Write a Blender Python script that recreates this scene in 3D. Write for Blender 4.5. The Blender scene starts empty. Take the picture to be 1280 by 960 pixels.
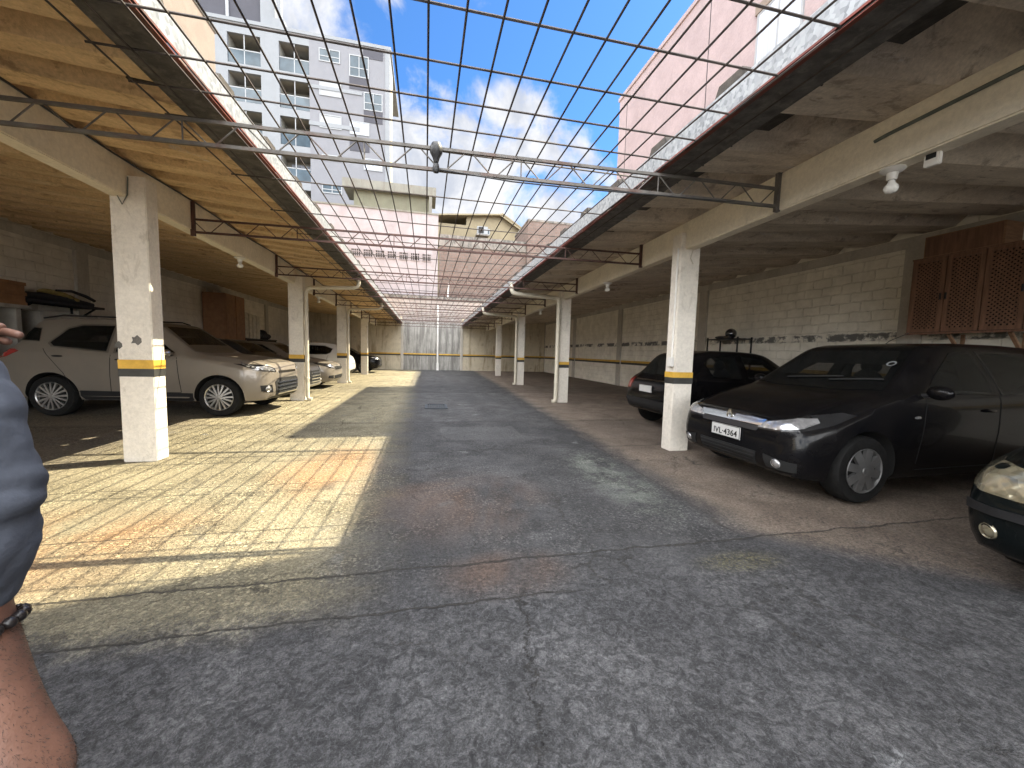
import bpy, bmesh, math, random
from mathutils import Vector, Matrix
from mathutils.bvhtree import BVHTree
from mathutils.geometry import delaunay_2d_cdt
random.seed(7)
R = math.radians
scn = bpy.context.scene
COL = scn.collection

# ------------------------------------------------------------------ node helpers
class NT:
    def __init__(s, tree):
        s.t = tree; s.n = tree.nodes; s.l = tree.links
    def new(s, typ, **kw):
        nd = s.n.new(typ)
        for k, v in kw.items(): setattr(nd, k, v)
        return nd
    def put(s, sock, v):
        if hasattr(v, 'links') or isinstance(v, bpy.types.NodeSocket): s.l.new(v, sock)
        elif v is not None:
            if sock.type == 'RGBA' and len(v) == 3: v = (*v, 1)
            sock.default_value = v
    def math(s, op, a, b=None, c=None, clamp=False):
        nd = s.new('ShaderNodeMath', operation=op); nd.use_clamp = clamp
        s.put(nd.inputs[0], a)
        if b is not None: s.put(nd.inputs[1], b)
        if c is not None: s.put(nd.inputs[2], c)
        return nd.outputs[0]
    def vmath(s, op, a, b=None):
        nd = s.new('ShaderNodeVectorMath', operation=op)
        s.put(nd.inputs[0], a)
        if b is not None: s.put(nd.inputs[1], b)
        return nd.outputs['Value'] if op in ('DOT_PRODUCT', 'LENGTH', 'DISTANCE') else nd.outputs[0]
    def noise(s, vec, scale, detail=4, rough=.55, dist=0):
        nd = s.new('ShaderNodeTexNoise'); s.put(nd.inputs['Vector'], vec)
        nd.inputs['Scale'].default_value = scale; nd.inputs['Detail'].default_value = detail
        nd.inputs['Roughness'].default_value = rough; nd.inputs['Distortion'].default_value = dist
        return nd.outputs['Fac']
    def voro(s, vec, scale, feature='F1', out='Distance'):
        nd = s.new('ShaderNodeTexVoronoi', feature=feature); s.put(nd.inputs['Vector'], vec)
        nd.inputs['Scale'].default_value = scale
        return nd.outputs[out]
    def ramp(s, f, a, b, smooth=True):
        nd = s.new('ShaderNodeMapRange'); nd.interpolation_type = 'SMOOTHSTEP' if smooth else 'LINEAR'
        s.put(nd.inputs[0], f); nd.inputs[1].default_value = a; nd.inputs[2].default_value = b
        return nd.outputs[0]
    def mix(s, f, a, b, blend='MIX'):
        nd = s.new('ShaderNodeMix', data_type='RGBA', blend_type=blend)
        s.put(nd.inputs[0], f); s.put(nd.inputs[6], a); s.put(nd.inputs[7], b)
        return nd.outputs[2]
    def scalevec(s, vec, sc):
        nd = s.new('ShaderNodeMapping'); s.put(nd.inputs[0], vec); nd.inputs['Scale'].default_value = sc
        return nd.outputs[0]
    def bump(s, h, strength, dist=.01, normal=None):
        nd = s.new('ShaderNodeBump'); s.put(nd.inputs['Height'], h)
        nd.inputs['Strength'].default_value = strength; nd.inputs['Distance'].default_value = dist
        if normal is not None: s.put(nd.inputs['Normal'], normal)
        return nd.outputs[0]

def newmat(name):
    m = bpy.data.materials.new(name); m.use_nodes = True
    t = NT(m.node_tree); p = t.n['Principled BSDF']
    tc = t.new('ShaderNodeTexCoord')
    return m, t, p, tc.outputs['Object']

def simple(name, col, rough=.6, metal=0, var=.18, scale=6, bump=.15, bscale=60, coat=0, spec=.5, dirt=None, dirt_amt=.5, dscale=2.5, stretch=(1, 1, 1)):
    m, t, p, co = newmat(name)
    v = t.scalevec(co, stretch)
    n = t.noise(v, scale, 6, .6)
    lo = tuple(c * (1 - var) for c in col); hi = tuple(min(1, c * (1 + var)) for c in col)
    c = t.mix(t.ramp(n, .3, .7), lo, hi)
    if dirt:
        d = t.noise(v, dscale, 8, .65, .4)
        c = t.mix(t.math('MULTIPLY', t.ramp(d, .5, .72), dirt_amt), c, dirt)
    t.put(p.inputs['Base Color'], c)
    p.inputs['Roughness'].default_value = rough; p.inputs['Metallic'].default_value = metal
    p.inputs['Specular IOR Level'].default_value = spec
    if coat:
        p.inputs['Coat Weight'].default_value = coat; p.inputs['Coat Roughness'].default_value = .06
    if bump:
        t.put(p.inputs['Normal'], t.bump(t.noise(co, bscale, 5, .6), bump, .01))
    return m

M = {}
# ------------------------------------------------------------------ materials
def ground_mat():
    m, t, p, co = newmat('worn_concrete_floor')
    sp = t.new('ShaderNodeSeparateXYZ'); t.put(sp.inputs[0], co)
    x, y = sp.outputs[0], sp.outputs[1]
    big = t.noise(co, .55, 4, .6, .3)
    med = t.noise(co, 2.2, 6, .65, .5)
    fine = t.noise(co, 48, 6, .75, .5)
    lump = t.noise(co, 17, 6, .72, 1.0)
    # base aisle
    c = t.mix(t.ramp(med, .3, .7), (.053, .0525, .055), (.112, .111, .114))
    c = t.mix(t.math('MULTIPLY', t.ramp(big, .45, .62), .5), c, (.060, .061, .065))
    # sunlit patch on the left: its cream tone painted into the floor
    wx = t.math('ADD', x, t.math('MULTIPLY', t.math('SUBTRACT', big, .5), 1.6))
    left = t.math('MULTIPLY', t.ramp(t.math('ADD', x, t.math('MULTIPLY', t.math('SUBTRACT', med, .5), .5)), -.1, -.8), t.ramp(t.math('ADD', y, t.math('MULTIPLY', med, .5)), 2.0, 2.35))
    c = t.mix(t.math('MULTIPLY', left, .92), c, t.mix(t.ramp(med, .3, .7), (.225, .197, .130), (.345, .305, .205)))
    # reddish bay floor on the right
    ex = t.math('SUBTRACT', t.math('SUBTRACT', x, t.math('MULTIPLY', y, .035)), 2.2)
    ex = t.math('ADD', ex, t.math('MULTIPLY', t.math('SUBTRACT', med, .5), .35))
    ex2 = t.math('SUBTRACT', ex, t.math('MULTIPLY', t.math('MAXIMUM', t.math('SUBTRACT', 2.35, y), 0), 1.15))
    rt = t.ramp(ex2, -.10, .42)
    c = t.mix(t.math('MULTIPLY', rt, .95), c, t.mix(t.ramp(med, .28, .72), (.165, .127, .10), (.26, .21, .167)))
    # soft darker parking-bay floor at the far left
    lb = t.ramp(wx, -3.1, -4.3)
    c = t.mix(t.math('MULTIPLY', lb, .8), c, (.17, .145, .115))
    # rust coloured stains (shapes of their own)
    o1 = t.noise(t.scalevec(co, (.9, .6, 1)), 1.0, 7, .6, .6)
    sd = lambda cx, cy, rx, ry: t.math('SQRT', t.math('ADD', t.math('POWER', t.math('DIVIDE', t.math('SUBTRACT', x, cx), rx), 2), t.math('POWER', t.math('DIVIDE', t.math('SUBTRACT', y, cy), ry), 2)))
    spots = t.math('MAXIMUM', t.ramp(sd(-.95, 4.4, .7, 1.3), 1.1, .2), t.math('MAXIMUM', t.ramp(sd(.35, 3.3, .9, .9), 1.1, .2), t.ramp(sd(-2.4, 2.9, 1.5, .8), 1.1, .2)))
    spots = t.math('MAXIMUM', spots, t.ramp(sd(.5, 2.15, .5, .3), 1.1, .2))
    om = t.math('MULTIPLY', spots, t.ramp(o1, .36, .6))
    c = t.mix(t.math('MULTIPLY', om, .8), c, t.mix(left, (.155, .10, .072), (.33, .19, .095)))  # stains also brighter where the sunlit patch is painted in
    # pale greenish worn patch
    g = t.math('MULTIPLY', t.ramp(sd(1.95, 3.75, .42, 1.35), 1.05, .35), t.ramp(t.noise(co, 4, 8, .7), .38, .6))
    c = t.mix(t.math('MULTIPLY', g, .75), c, (.20, .215, .19))
    # moss
    mo = t.math('MULTIPLY', t.ramp(sd(2.0, 2.0, .38, .14), 1.1, .3), t.ramp(fine, .4, .6))
    c = t.mix(t.math('MULTIPLY', mo, .6), c, (.17, .15, .055))
    # each cast bay of concrete has its own tone
    slab = t.math('FLOOR', t.math('DIVIDE', t.math('SUBTRACT', y, 2.27), 2.46))
    wn0 = t.new('ShaderNodeTexWhiteNoise', noise_dimensions='1D'); t.put(wn0.inputs['W'], slab)
    c = t.mix(.5, c, t.mix(wn0.outputs['Value'], (.72, .72, .73), (1.3, 1.29, 1.27)), 'MULTIPLY')
    # two faint polished wheel tracks down the aisle
    for xt in (-.35, 1.25):
        tr = t.ramp(t.math('ABSOLUTE', t.math('SUBTRACT', t.math('ADD', x, t.math('MULTIPLY', t.math('SUBTRACT', big, .5), .5)), xt)), .34, .08)
        c = t.mix(t.math('MULTIPLY', tr, t.math('MULTIPLY', t.ramp(med, .35, .6), .32)), c, (.034, .034, .037))
    # pale cement splashes with crisp edges
    wv0 = t.new('ShaderNodeTexNoise'); t.put(wv0.inputs['Vector'], co); wv0.inputs['Scale'].default_value = 7; wv0.inputs['Detail'].default_value = 5
    spl = t.voro(t.vmath('ADD', co, t.vmath('MULTIPLY', wv0.outputs['Color'], (.30, .30, 0))), 1.15, 'F1')
    c = t.mix(t.math('MULTIPLY', t.ramp(spl, .085, .05), .6), c, (.20, .205, .21))
    # a square repair patch
    pm = t.math('MULTIPLY', t.math('MULTIPLY', t.math('GREATER_THAN', x, .25), t.math('LESS_THAN', x, 1.5)), t.math('MULTIPLY', t.math('GREATER_THAN', y, 5.6), t.math('LESS_THAN', y, 6.6)))
    c = t.mix(t.math('MULTIPLY', pm, .35), c, (.13, .13, .132))
    # dark oil
    oil = t.ramp(t.noise(co, .8, 7, .65, .8), .60, .72)
    c = t.mix(t.math('MULTIPLY', oil, .5), c, (.045, .044, .045))
    # big soft cement splashes of pale grey
    pal = t.ramp(t.noise(co, 1.3, 9, .7, 1.2), .58, .70)
    c = t.mix(t.math('MULTIPLY', pal, .35), c, (.17, .172, .178))
    # exposed pebbles in the middle zone, lumpy crackled cement near the camera
    rough_zone = t.math('MULTIPLY', t.math('SUBTRACT', 1, t.math('MULTIPLY', rt, .75)), t.ramp(t.math('ADD', y, t.math('MULTIPLY', med, .4)), 1.7, 2.7))
    near = t.math('MULTIPLY', t.ramp(t.math('ADD', y, t.math('MULTIPLY', med, .4)), 2.5, 2.0), t.math('SUBTRACT', 1, t.math('MULTIPLY', rt, .6)))
    dv = t.new('ShaderNodeTexNoise'); t.put(dv.inputs['Vector'], co); dv.inputs['Scale'].default_value = 14; dv.inputs['Detail'].default_value = 4; dv.inputs['Roughness'].default_value = .7
    pco = t.vmath('ADD', co, t.vmath('MULTIPLY', dv.outputs['Color'], (.045, .045, 0)))
    pd = t.voro(pco, 44, 'DISTANCE_TO_EDGE')
    pcol = t.voro(pco, 44, 'F1', 'Color'); pv = t.new('ShaderNodeSeparateXYZ'); t.put(pv.inputs[0], pcol)
    stone = t.math('MULTIPLY', t.ramp(pd, .03, .16), t.ramp(pv.outputs[0], .25, .8))
    peb = t.math('SUBTRACT', 1, stone)
    pz = t.math('MULTIPLY', rough_zone, t.ramp(t.noise(co, 1.7, 4, .6), .36, .60))
    c = t.mix(t.math('MULTIPLY', pz, .75), c, t.mix(stone, (.55, .55, .55), (1.75, 1.73, 1.68)), 'MULTIPLY')
    c = t.mix(.7, c, t.mix(t.ramp(fine, .34, .66), (.42, .42, .43), (1.5, 1.5, 1.48)), 'MULTIPLY')
    c = t.mix(t.math('MULTIPLY', near, .75), c, t.mix(t.ramp(lump, .42, .58), (.48, .48, .49), (1.5, 1.5, 1.5)), 'MULTIPLY')  # lump relief also shaded into the colour: dark hollows, pale tops
    ridge = t.math('ABSOLUTE', t.math('SUBTRACT', t.noise(co, 20, 5, .65, .8), .5))
    c = t.mix(t.math('MULTIPLY', near, t.math('MULTIPLY', t.ramp(ridge, .030, .006), .7)), c, (.045, .045, .047))
    hil = t.math('ABSOLUTE', t.math('SUBTRACT', t.noise(t.vmath('ADD', co, (3.1, 1.7, 0)), 24, 5, .65, .8), .5))
    c = t.mix(t.math('MULTIPLY', near, t.math('MULTIPLY', t.ramp(hil, .022, .004), .28)), c, (.21, .21, .22))  # thin pale lines: painted highlights of the rough relief
    sq = t.math('ABSOLUTE', t.math('SUBTRACT', t.noise(co, 6.5, 6, .7, 1.2), .5))
    c = t.mix(t.math('MULTIPLY', t.math('MULTIPLY', t.ramp(sq, .012, .003), t.ramp(y, 3.4, 2.2)), .45), c, (.035, .034, .033))
    c = t.mix(.45, c, t.mix(t.ramp(t.noise(co, 130, 3, .7), .3, .7), (.5, .5, .5), (1.45, 1.45, 1.45)), 'MULTIPLY')
    jn = t.noise(co, 2.6, 8, .72)
    wob = t.math('MULTIPLY', t.math('SUBTRACT', jn, .5), .16)
    wob2 = t.math('MULTIPLY', t.math('SUBTRACT', jn, .5), .02)
    jm = None
    for yy, wid, wb, lim in ((2.27, .0075, wob, None), (1.90, .006, wob, (1.2, .4)), (2.95, .004, wob2, (0, -.8)), (3.95, .004, wob2, (.3, -.8)), (5.0, .008, wob2, None), (7.05, .008, wob2, None), (9.6, .011, wob2, None), (12.2, .014, wob2, None), (14.8, .016, wob2, None), (17.4, .02, wob2, None)):
        d = t.math('ABSOLUTE', t.math('SUBTRACT', t.math('ADD', y, wb), yy))
        j = t.math('MULTIPLY', t.ramp(d, wid * 1.6, wid * .5), t.ramp(t.math('ADD', fine, t.math('MULTIPLY', med, .6)), .60, .74))
        if lim: j = t.math('MULTIPLY', j, t.ramp(x, *lim))
        jm = j if jm is None else t.math('MAXIMUM', jm, j)
    d = t.math('ABSOLUTE', t.math('ADD', ex, -.02)); jm = t.math('MAXIMUM', jm, t.math('MULTIPLY', t.math('MULTIPLY', t.ramp(d, .025, .006), t.ramp(y, 2.2, 2.4)), t.math('MULTIPLY', t.ramp(med, .4, .6), .7)))
    # hairline cracks
    wv = t.new('ShaderNodeTexNoise'); t.put(wv.inputs['Vector'], co); wv.inputs['Scale'].default_value = 3.0; wv.inputs['Detail'].default_value = 6; wv.inputs['Roughness'].default_value = .7
    cv = t.vmath('ADD', co, t.vmath('MULTIPLY', wv.outputs['Color'], (.5, .5, 0)))
    ck2 = t.voro(cv, 1.5, 'DISTANCE_TO_EDGE')
    ck2m = t.math('MULTIPLY', t.ramp(ck2, .010, .002), t.ramp(t.noise(co, 1.1, 2), .50, .60))
    # one jagged crack running towards the camera
    lx = t.math('ABSOLUTE', t.math('SUBTRACT', t.math('ADD', x, t.math('MULTIPLY', t.math('SUBTRACT', t.noise(co, 7, 6, .8), .5), .30)), t.math('ADD', .18, t.math('MULTIPLY', y, .18))))
    lcm = t.math('MULTIPLY', t.ramp(lx, .009, .003), t.math('MULTIPLY', t.ramp(y, 2.0, 1.9), t.math('MULTIPLY', t.ramp(y, .9, 1.3), t.ramp(fine, .38, .52))))
    cr = t.math('MAXIMUM', t.math('MULTIPLY', ck2m, .75), lcm)
    cr = t.math('MAXIMUM', cr, jm)
    c = t.mix(t.math('MULTIPLY', cr, .82), c, (.05, .045, .04))
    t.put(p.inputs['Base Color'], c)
    t.put(p.inputs['Roughness'], t.mix(oil, (.86, .86, .86), (.55, .55, .55)))
    p.inputs['Specular IOR Level'].default_value = .35
    h = t.math('ADD', t.math('MULTIPLY', fine, .7), t.math('MULTIPLY', t.math('SUBTRACT', 1, peb), t.math('MULTIPLY', rough_zone, .5)))
    h = t.math('ADD', h, t.math('MULTIPLY', lump, 1.0))
    h = t.math('SUBTRACT', h, t.math('MULTIPLY', cr, 1.2))
    t.put(p.inputs['Normal'], t.bump(h, 1.0, .022))
    return m
M['ground'] = ground_mat()

def brick_mat(name, col, mortar, axis='x', bw=.39, bh=.19, bump=.6, band=None, brick2=None, mort=.012, stain=None, damp=False, chip=.26):
    """painted or bare block wall; axis = wall normal"""
    m, t, p, co = newmat(name)
    sp = t.new('ShaderNodeSeparateXYZ'); t.put(sp.inputs[0], co)
    cb = t.new('ShaderNodeCombineXYZ')
    t.put(cb.inputs[0], sp.outputs[1] if axis == 'x' else sp.outputs[0]); t.put(cb.inputs[1], sp.outputs[2])
    uv = cb.outputs[0]
    jit = t.new('ShaderNodeTexNoise'); t.put(jit.inputs['Vector'], uv); jit.inputs['Scale'].default_value = 3.5; jit.inputs['Detail'].default_value = 5
    uvj = t.vmath('ADD', uv, t.vmath('MULTIPLY', t.vmath('SUBTRACT', jit.outputs['Color'], (.5, .5, .5)), (.085, .075, 0)))
    bk = t.new('ShaderNodeTexBrick'); t.put(bk.inputs['Vector'], uvj)
    bk.inputs['Scale'].default_value = 1; bk.inputs['Mortar Size'].default_value = mort
    bk.inputs['Brick Width'].default_value = bw; bk.inputs['Row Height'].default_value = bh; bk.inputs['Mortar Smooth'].default_value = .5
    bk.inputs['Color1'].default_value = (*col, 1); bk.inputs['Color2'].default_value = (*(brick2 or col), 1); bk.inputs['Mortar'].default_value = (*mortar, 1)
    n = t.noise(co, 2.2, 8, .65, .3); nf = t.noise(co, 30, 6, .7)
    c = t.mix(.5, bk.outputs['Color'], t.mix(t.ramp(n, .3, .7), (.72, .70, .66), (1.18, 1.18, 1.18)), 'MULTIPLY')
    ch = t.math('MULTIPLY', t.ramp(t.noise(t.scalevec(uv, (1, 2.6, 1)), 7, 7, .72), .56, .64), t.ramp(bk.outputs['Fac'], .02, .6))
    c = t.mix(t.math('MULTIPLY', ch, .55), c, (chip, chip * .92, chip * .85))
    if band:   # strip of exposed mortar along the wall where render broke away
        z0, zw, lo, hi = band
        nb = t.noise(t.scalevec(uv, (1, 1, 1)), 1.6, 9, .68)
        dz = t.math('ABSOLUTE', t.math('SUBTRACT', t.math('ADD', sp.outputs[2], t.math('MULTIPLY', t.math('SUBTRACT', t.noise(uv, 7, 7, .7), .5), .10)), z0))
        msk = t.math('MULTIPLY', t.ramp(dz, zw, zw * .85), t.ramp(nb, lo, hi))
        c = t.mix(msk, c, (.17, .165, .15))
        c = t.mix(t.math('MULTIPLY', t.ramp(t.math('ABSOLUTE', t.math('SUBTRACT', dz, zw)), .012, .003), t.math('MULTIPLY', t.ramp(nb, lo, hi), .6)), c, (.10, .09, .08))
        # the lower course is smooth board-marked render
    if stain:
        s1 = t.noise(t.scalevec(uv, (2.6, .28, 1)), 1.6, 8, .7, .3)
        c = t.mix(t.math('MULTIPLY', t.ramp(s1, .46, .66), stain[1]), c, stain[0])
    if damp:
        s2 = t.noise(t.scalevec(uv, (1, .5, 1)), 1.2, 8, .7)
        c = t.mix(t.math('MULTIPLY', t.ramp(s2, .5, .62), .55), c, (.33, .27, .17))
    t.put(p.inputs['Base Color'], c); p.inputs['Roughness'].default_value = .85
    h = t.math('ADD', t.math('MULTIPLY', bk.outputs['Fac'], -.6), t.math('ADD', t.math('MULTIPLY', n, 1.2), t.math('MULTIPLY', nf, .5)))
    t.put(p.inputs['Normal'], t.bump(h, bump, .02))
    return m
M['wall_r'] = brick_mat('white_painted_blocks_right', (.86, .81, .71), (.82, .77, .67), 'x', bump=.95, band=(1.78, .07, .45, .52))
M['wall_l'] = brick_mat('white_painted_blocks_left', (.75, .70, .62), (.71, .66, .58), 'x', bump=.95)
M['wall_end'] = brick_mat('stained_white_wall', (.33, .295, .275), (.27, .24, .22), 'y', stain=((.30, .24, .22), .8))
M['red_brick'] = brick_mat('red_clay_block', (.145, .10, .085), (.12, .105, .095), 'y', bw=.29, bh=.2, brick2=(.17, .122, .105), mort=.02, stain=((.13, .11, .10), .55))

def plaster(name, col, stain=None, amt=.6, sc=(2.5, 2.5, .3), s=1.4, lo=.47, hi=.66, bump=.25, var=.1):
    m, t, p, co = newmat(name)
    n = t.noise(co, 1.3, 8, .62, .3)
    c = t.mix(t.ramp(n, .3, .7), tuple(q * (1 - var) for q in col), tuple(min(.9, q * (1 + var)) for q in col))
    if stain:
        s1 = t.noise(t.scalevec(co, sc), s, 9, .7, .35)
        c = t.mix(t.math('MULTIPLY', t.ramp(s1, lo, hi), amt), c, stain)
        s2 = t.noise(t.scalevec(co, (1, 1, .6)), s * 2.4, 7, .7, .35)
        c = t.mix(t.math('MULTIPLY', t.ramp(s2, .55, .7), amt * .6), c, tuple(q * .7 for q in stain))
    c = t.mix(.3, c, t.mix(t.ramp(t.noise(co, 25, 6, .7), .3, .7), (.7, .7, .7), (1.25, 1.25, 1.25)), 'MULTIPLY')
    t.put(p.inputs['Base Color'], c); p.inputs['Roughness'].default_value = .85
    t.put(p.inputs['Normal'], t.bump(t.math('ADD', t.noise(co, 40, 6, .7), t.noise(co, 6, 5, .6)), bump, .012))
    return m
M['col'] = plaster('white_painted_column', (.74, .69, .61), (.42, .37, .30), .4, (2, 2, .7), 3.4, .58, .66, .45, .08)
M['beam'] = plaster('cream_painted_beam', (.78, .71, .58), (.38, .32, .25), .35, (2, .4, 2), 2, .55, .75, .25, .07)
M['pilaster'] = plaster('grey_white_pilaster', (.52, .48, .42), (.3, .27, .22), .4)
M['end_grey'] = plaster('black_streaked_plaster', (.36, .348, .32), (.13, .123, .112), .72, (3.2, 3, .35), 1.5, .40, .60)
M['end_cream'] = plaster('stained_cream_plaster', (.60, .53, .40), (.22, .15, .07), .7, (2.2, 2, .3), 1.3, .50, .68)
M['pink'] = plaster('pink_render', (.285, .225, .228), (.24, .188, .19), .4, (1, 1, .5), .8)
M['pink_back'] = plaster('pale_pink_render', (.315, .28, .287), (.24, .20, .205), .5, (1, 1, .5), .5)
M['peach'] = plaster('peach_render', (.17, .135, .11), (.15, .12, .10), .3)
M['apt_white'] = plaster('white_facade_paint', (.18, .191, .204), (.16, .165, .17), .2, var=.04)
M['apt_grey'] = plaster('light_grey_facade_paint', (.150, .153, .168), (.14, .14, .15), .2, var=.04)
M['apt_dark'] = plaster('mid_grey_panel_paint', (.045, .045, .056), None, var=.05)
M['apt_yellow'] = plaster('yellow_stripe_paint', (.70, .52, .22), None)
M['recess'] = plaster('beige_balcony_plaster', (.24, .23, .20), None)
M['beige'] = plaster('weathered_beige_concrete', (.17, .165, .14), (.12, .105, .085), .6)
M['olive'] = plaster('olive_beige_render', (.15, .145, .10), (.12, .105, .075), .4)
M['concrete_dark'] = plaster('mouldy_dark_concrete', (.22, .20, .18), (.07, .07, .065), .85, (1.5, 1.5, .8), 2, .4, .62)
M['yellow_house'] = plaster('yellow_house_render', (.21, .175, .11), None)
M['neigh'] = plaster('plain_grey_render', (.45, .43, .40), (.3, .28, .26), .4)

def tile_mat(name, a, b, dark):
    m, t, p, co = newmat(name)
    v = t.scalevec(co, (.35, 2.4, 1))
    n = t.noise(v, 2.0, 9, .68, .5); n2 = t.noise(t.scalevec(co, (.7, 1.6, 1)), 5, 8, .7, .4)
    c = t.mix(t.ramp(n, .3, .7), a, b)
    c = t.mix(t.math('MULTIPLY', t.ramp(n2, .53, .66), .7), c, dark)
    sp9 = t.noise(co, 11, 5, .7, .6)
    c = t.mix(t.math('MULTIPLY', t.ramp(sp9, .64, .68), .45), c, tuple(q * .7 for q in dark))
    c = t.mix(t.math('MULTIPLY', t.ramp(t.noise(t.scalevec(co, (.5, 1.4, 1)), 3.1, 9, .75, 1), .60, .68), .5), c, tuple(min(.6, q * 1.7) for q in b))
    c = t.mix(.4, c, t.mix(t.ramp(t.noise(co, 35, 6, .75), .3, .7), (.6, .6, .6), (1.35, 1.35, 1.35)), 'MULTIPLY')
    t.put(p.inputs['Base Color'], c); p.inputs['Roughness'].default_value = .9
    h = t.math('ADD', t.noise(v, 12, 6, .7), t.noise(co, 40, 5, .7))
    t.put(p.inputs['Normal'], t.bump(h, .45, .012))
    return m
M['tile_l'] = tile_mat('ochre_fibre_cement', (.54, .375, .205), (.74, .55, .33), (.28, .175, .095))
M['tile_r'] = tile_mat('grey_brown_fibre_cement', (.44, .37, .29), (.68, .595, .485), (.25, .20, .155))
def galv():
    m, t, p, co = newmat('spangled_galvanised_steel')
    v = t.voro(co, 38, 'F1', 'Color'); s = t.new('ShaderNodeSeparateXYZ'); t.put(s.inputs[0], v)
    c = t.mix(s.outputs[0], (.20, .212, .222), (.40, .415, .425))
    c = t.mix(t.math('MULTIPLY', t.ramp(t.noise(co, 3, 7, .7), .52, .7), .4), c, (.36, .36, .35))
    t.put(p.inputs['Base Color'], c); p.inputs['Metallic'].default_value = .35; p.inputs['Roughness'].default_value = .5
    return m
M['galv'] = galv()
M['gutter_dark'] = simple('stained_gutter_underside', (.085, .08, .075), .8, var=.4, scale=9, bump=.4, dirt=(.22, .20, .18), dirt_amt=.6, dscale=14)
M['tile_end_dark'] = simple('dark_tile_end', (.05, .043, .036), .9, var=.4, scale=12, bump=.4)  # one dark brown tone for the tile ends
M['red_steel'] = simple('red_oxide_steel', (.15, .036, .025), .7, var=.35, scale=5, dirt=(.06, .048, .04), dirt_amt=1.0, dscale=2)
M['wire'] = simple('rusty_dark_wire', (.062, .05, .044), .7, metal=.3, var=.4, scale=8, bump=0)
M['truss_grey'] = simple('weathered_grey_steel', (.13, .12, .108), .6, metal=.2, var=.25, scale=6, dirt=(.10, .042, .03), dirt_amt=.8, dscale=3)
M['truss_red'] = simple('rust_red_steel', (.072, .034, .027), .7, var=.35, scale=6, bump=.1)
M['pvc'] = simple('cream_pvc', (.62, .57, .46), .45, var=.08, bump=0)
M['pvc_white'] = simple('white_pvc', (.72, .70, .66), .4, var=.06, bump=0)
M['black_plastic'] = simple('black_plastic', (.018, .018, .02), .45, bump=.05)
M['ystripe'] = simple('yellow_safety_paint', (.62, .37, .05), .6, var=.15, scale=9, dirt=(.35, .22, .07), dirt_amt=.5, dscale=8)
M['bstripe'] = simple('black_safety_paint', (.03, .03, .028), .6, var=.3)
M['white_glass'] = simple('frosted_bulb_glass', (.80, .79, .75), .25, var=.03, bump=0)
M['wood_red'] = simple('reddish_brown_wood', (.185, .095, .058), .5, var=.25, scale=5, bump=.15, stretch=(6, 6, .6))
M['wood_mid'] = simple('plywood_brown', (.27, .15, .085), .6, var=.25, scale=5, stretch=(1, 1, 5))
M['hole_shade'] = simple('painted_hole_shade', (.02, .015, .012), .9, bump=0)  # near-black stands in for the shade inside cabinet and vent blocks
M['lens'] = None
M['rubber'] = simple('tyre_rubber', (.010, .010, .010), .8, var=.3, scale=20, bump=.3, spec=.2)
M['alloy'] = simple('silver_alloy', (.52, .52, .52), .32, metal=.85, var=.08, bump=0)
M['alloy_dark'] = simple('dusty_grey_hubcap', (.15, .15, .15), .45, metal=.5, var=.2, bump=0)
M['chrome'] = simple('chrome', (.75, .75, .75), .12, metal=1, var=.03, bump=0)
M['glass_dark'] = simple('tinted_car_glass', (.012, .014, .014), .05, var=.1, bump=0, spec=.7)
def clear_glass():
    m, t, p, co = newmat('tinted_side_glass'); p.inputs['Base Color'].default_value = (.012, .014, .014, 1); p.inputs['Roughness'].default_value = .04
    p.inputs['Alpha'].default_value = .34; p.inputs['Specular IOR Level'].default_value = .6
    return m
M['glass_clear'] = clear_glass()
M['arch'] = simple('wheel_arch_black', (.008, .008, .008), .9, bump=0)
M['trim'] = simple('dark_grey_trim_plastic', (.016, .016, .017), .55, var=.15, bump=.1, bscale=200, spec=.25)
M['seam'] = simple('panel_gap', (.006, .006, .006), .9, bump=0)
M['plate'] = simple('silver_grey_plate', (.58, .58, .57), .4, var=.04, bump=0)
M['ink'] = simple('black_plate_ink', (.01, .01, .01), .6, bump=0)
M['red_lens'] = simple('red_lamp_lens', (.30, .012, .012), .12, var=.2, scale=30, bump=.1, bscale=120, coat=1)
M['amber'] = simple('amber_lens', (.55, .2, .03), .2, bump=0)
def refl(name, col):
    m, t, p, co = newmat(name)
    v = t.voro(co, 26, 'F1', 'Color'); s = t.new('ShaderNodeSeparateXYZ'); t.put(s.inputs[0], v)
    t.put(p.inputs['Base Color'], t.mix(s.outputs[0], tuple(q * .55 for q in col), col))
    p.inputs['Metallic'].default_value = .6; p.inputs['Roughness'].default_value = .2
    p.inputs['Coat Weight'].default_value = 1; p.inputs['Coat Roughness'].default_value = .04
    t.put(p.inputs['Normal'], t.bump(t.voro(co, 20, 'SMOOTH_F1'), .6, .02))
    return m
M['headlamp'] = refl('headlamp_reflector', (.55, .55, .56))
M['headlamp_old'] = refl('yellowed_headlamp', (.40, .36, .25))
M['lamp_smoke'] = simple('smoked_lamp_glass', (.018, .018, .019), .06, var=.2, bump=0, spec=.4)
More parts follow.
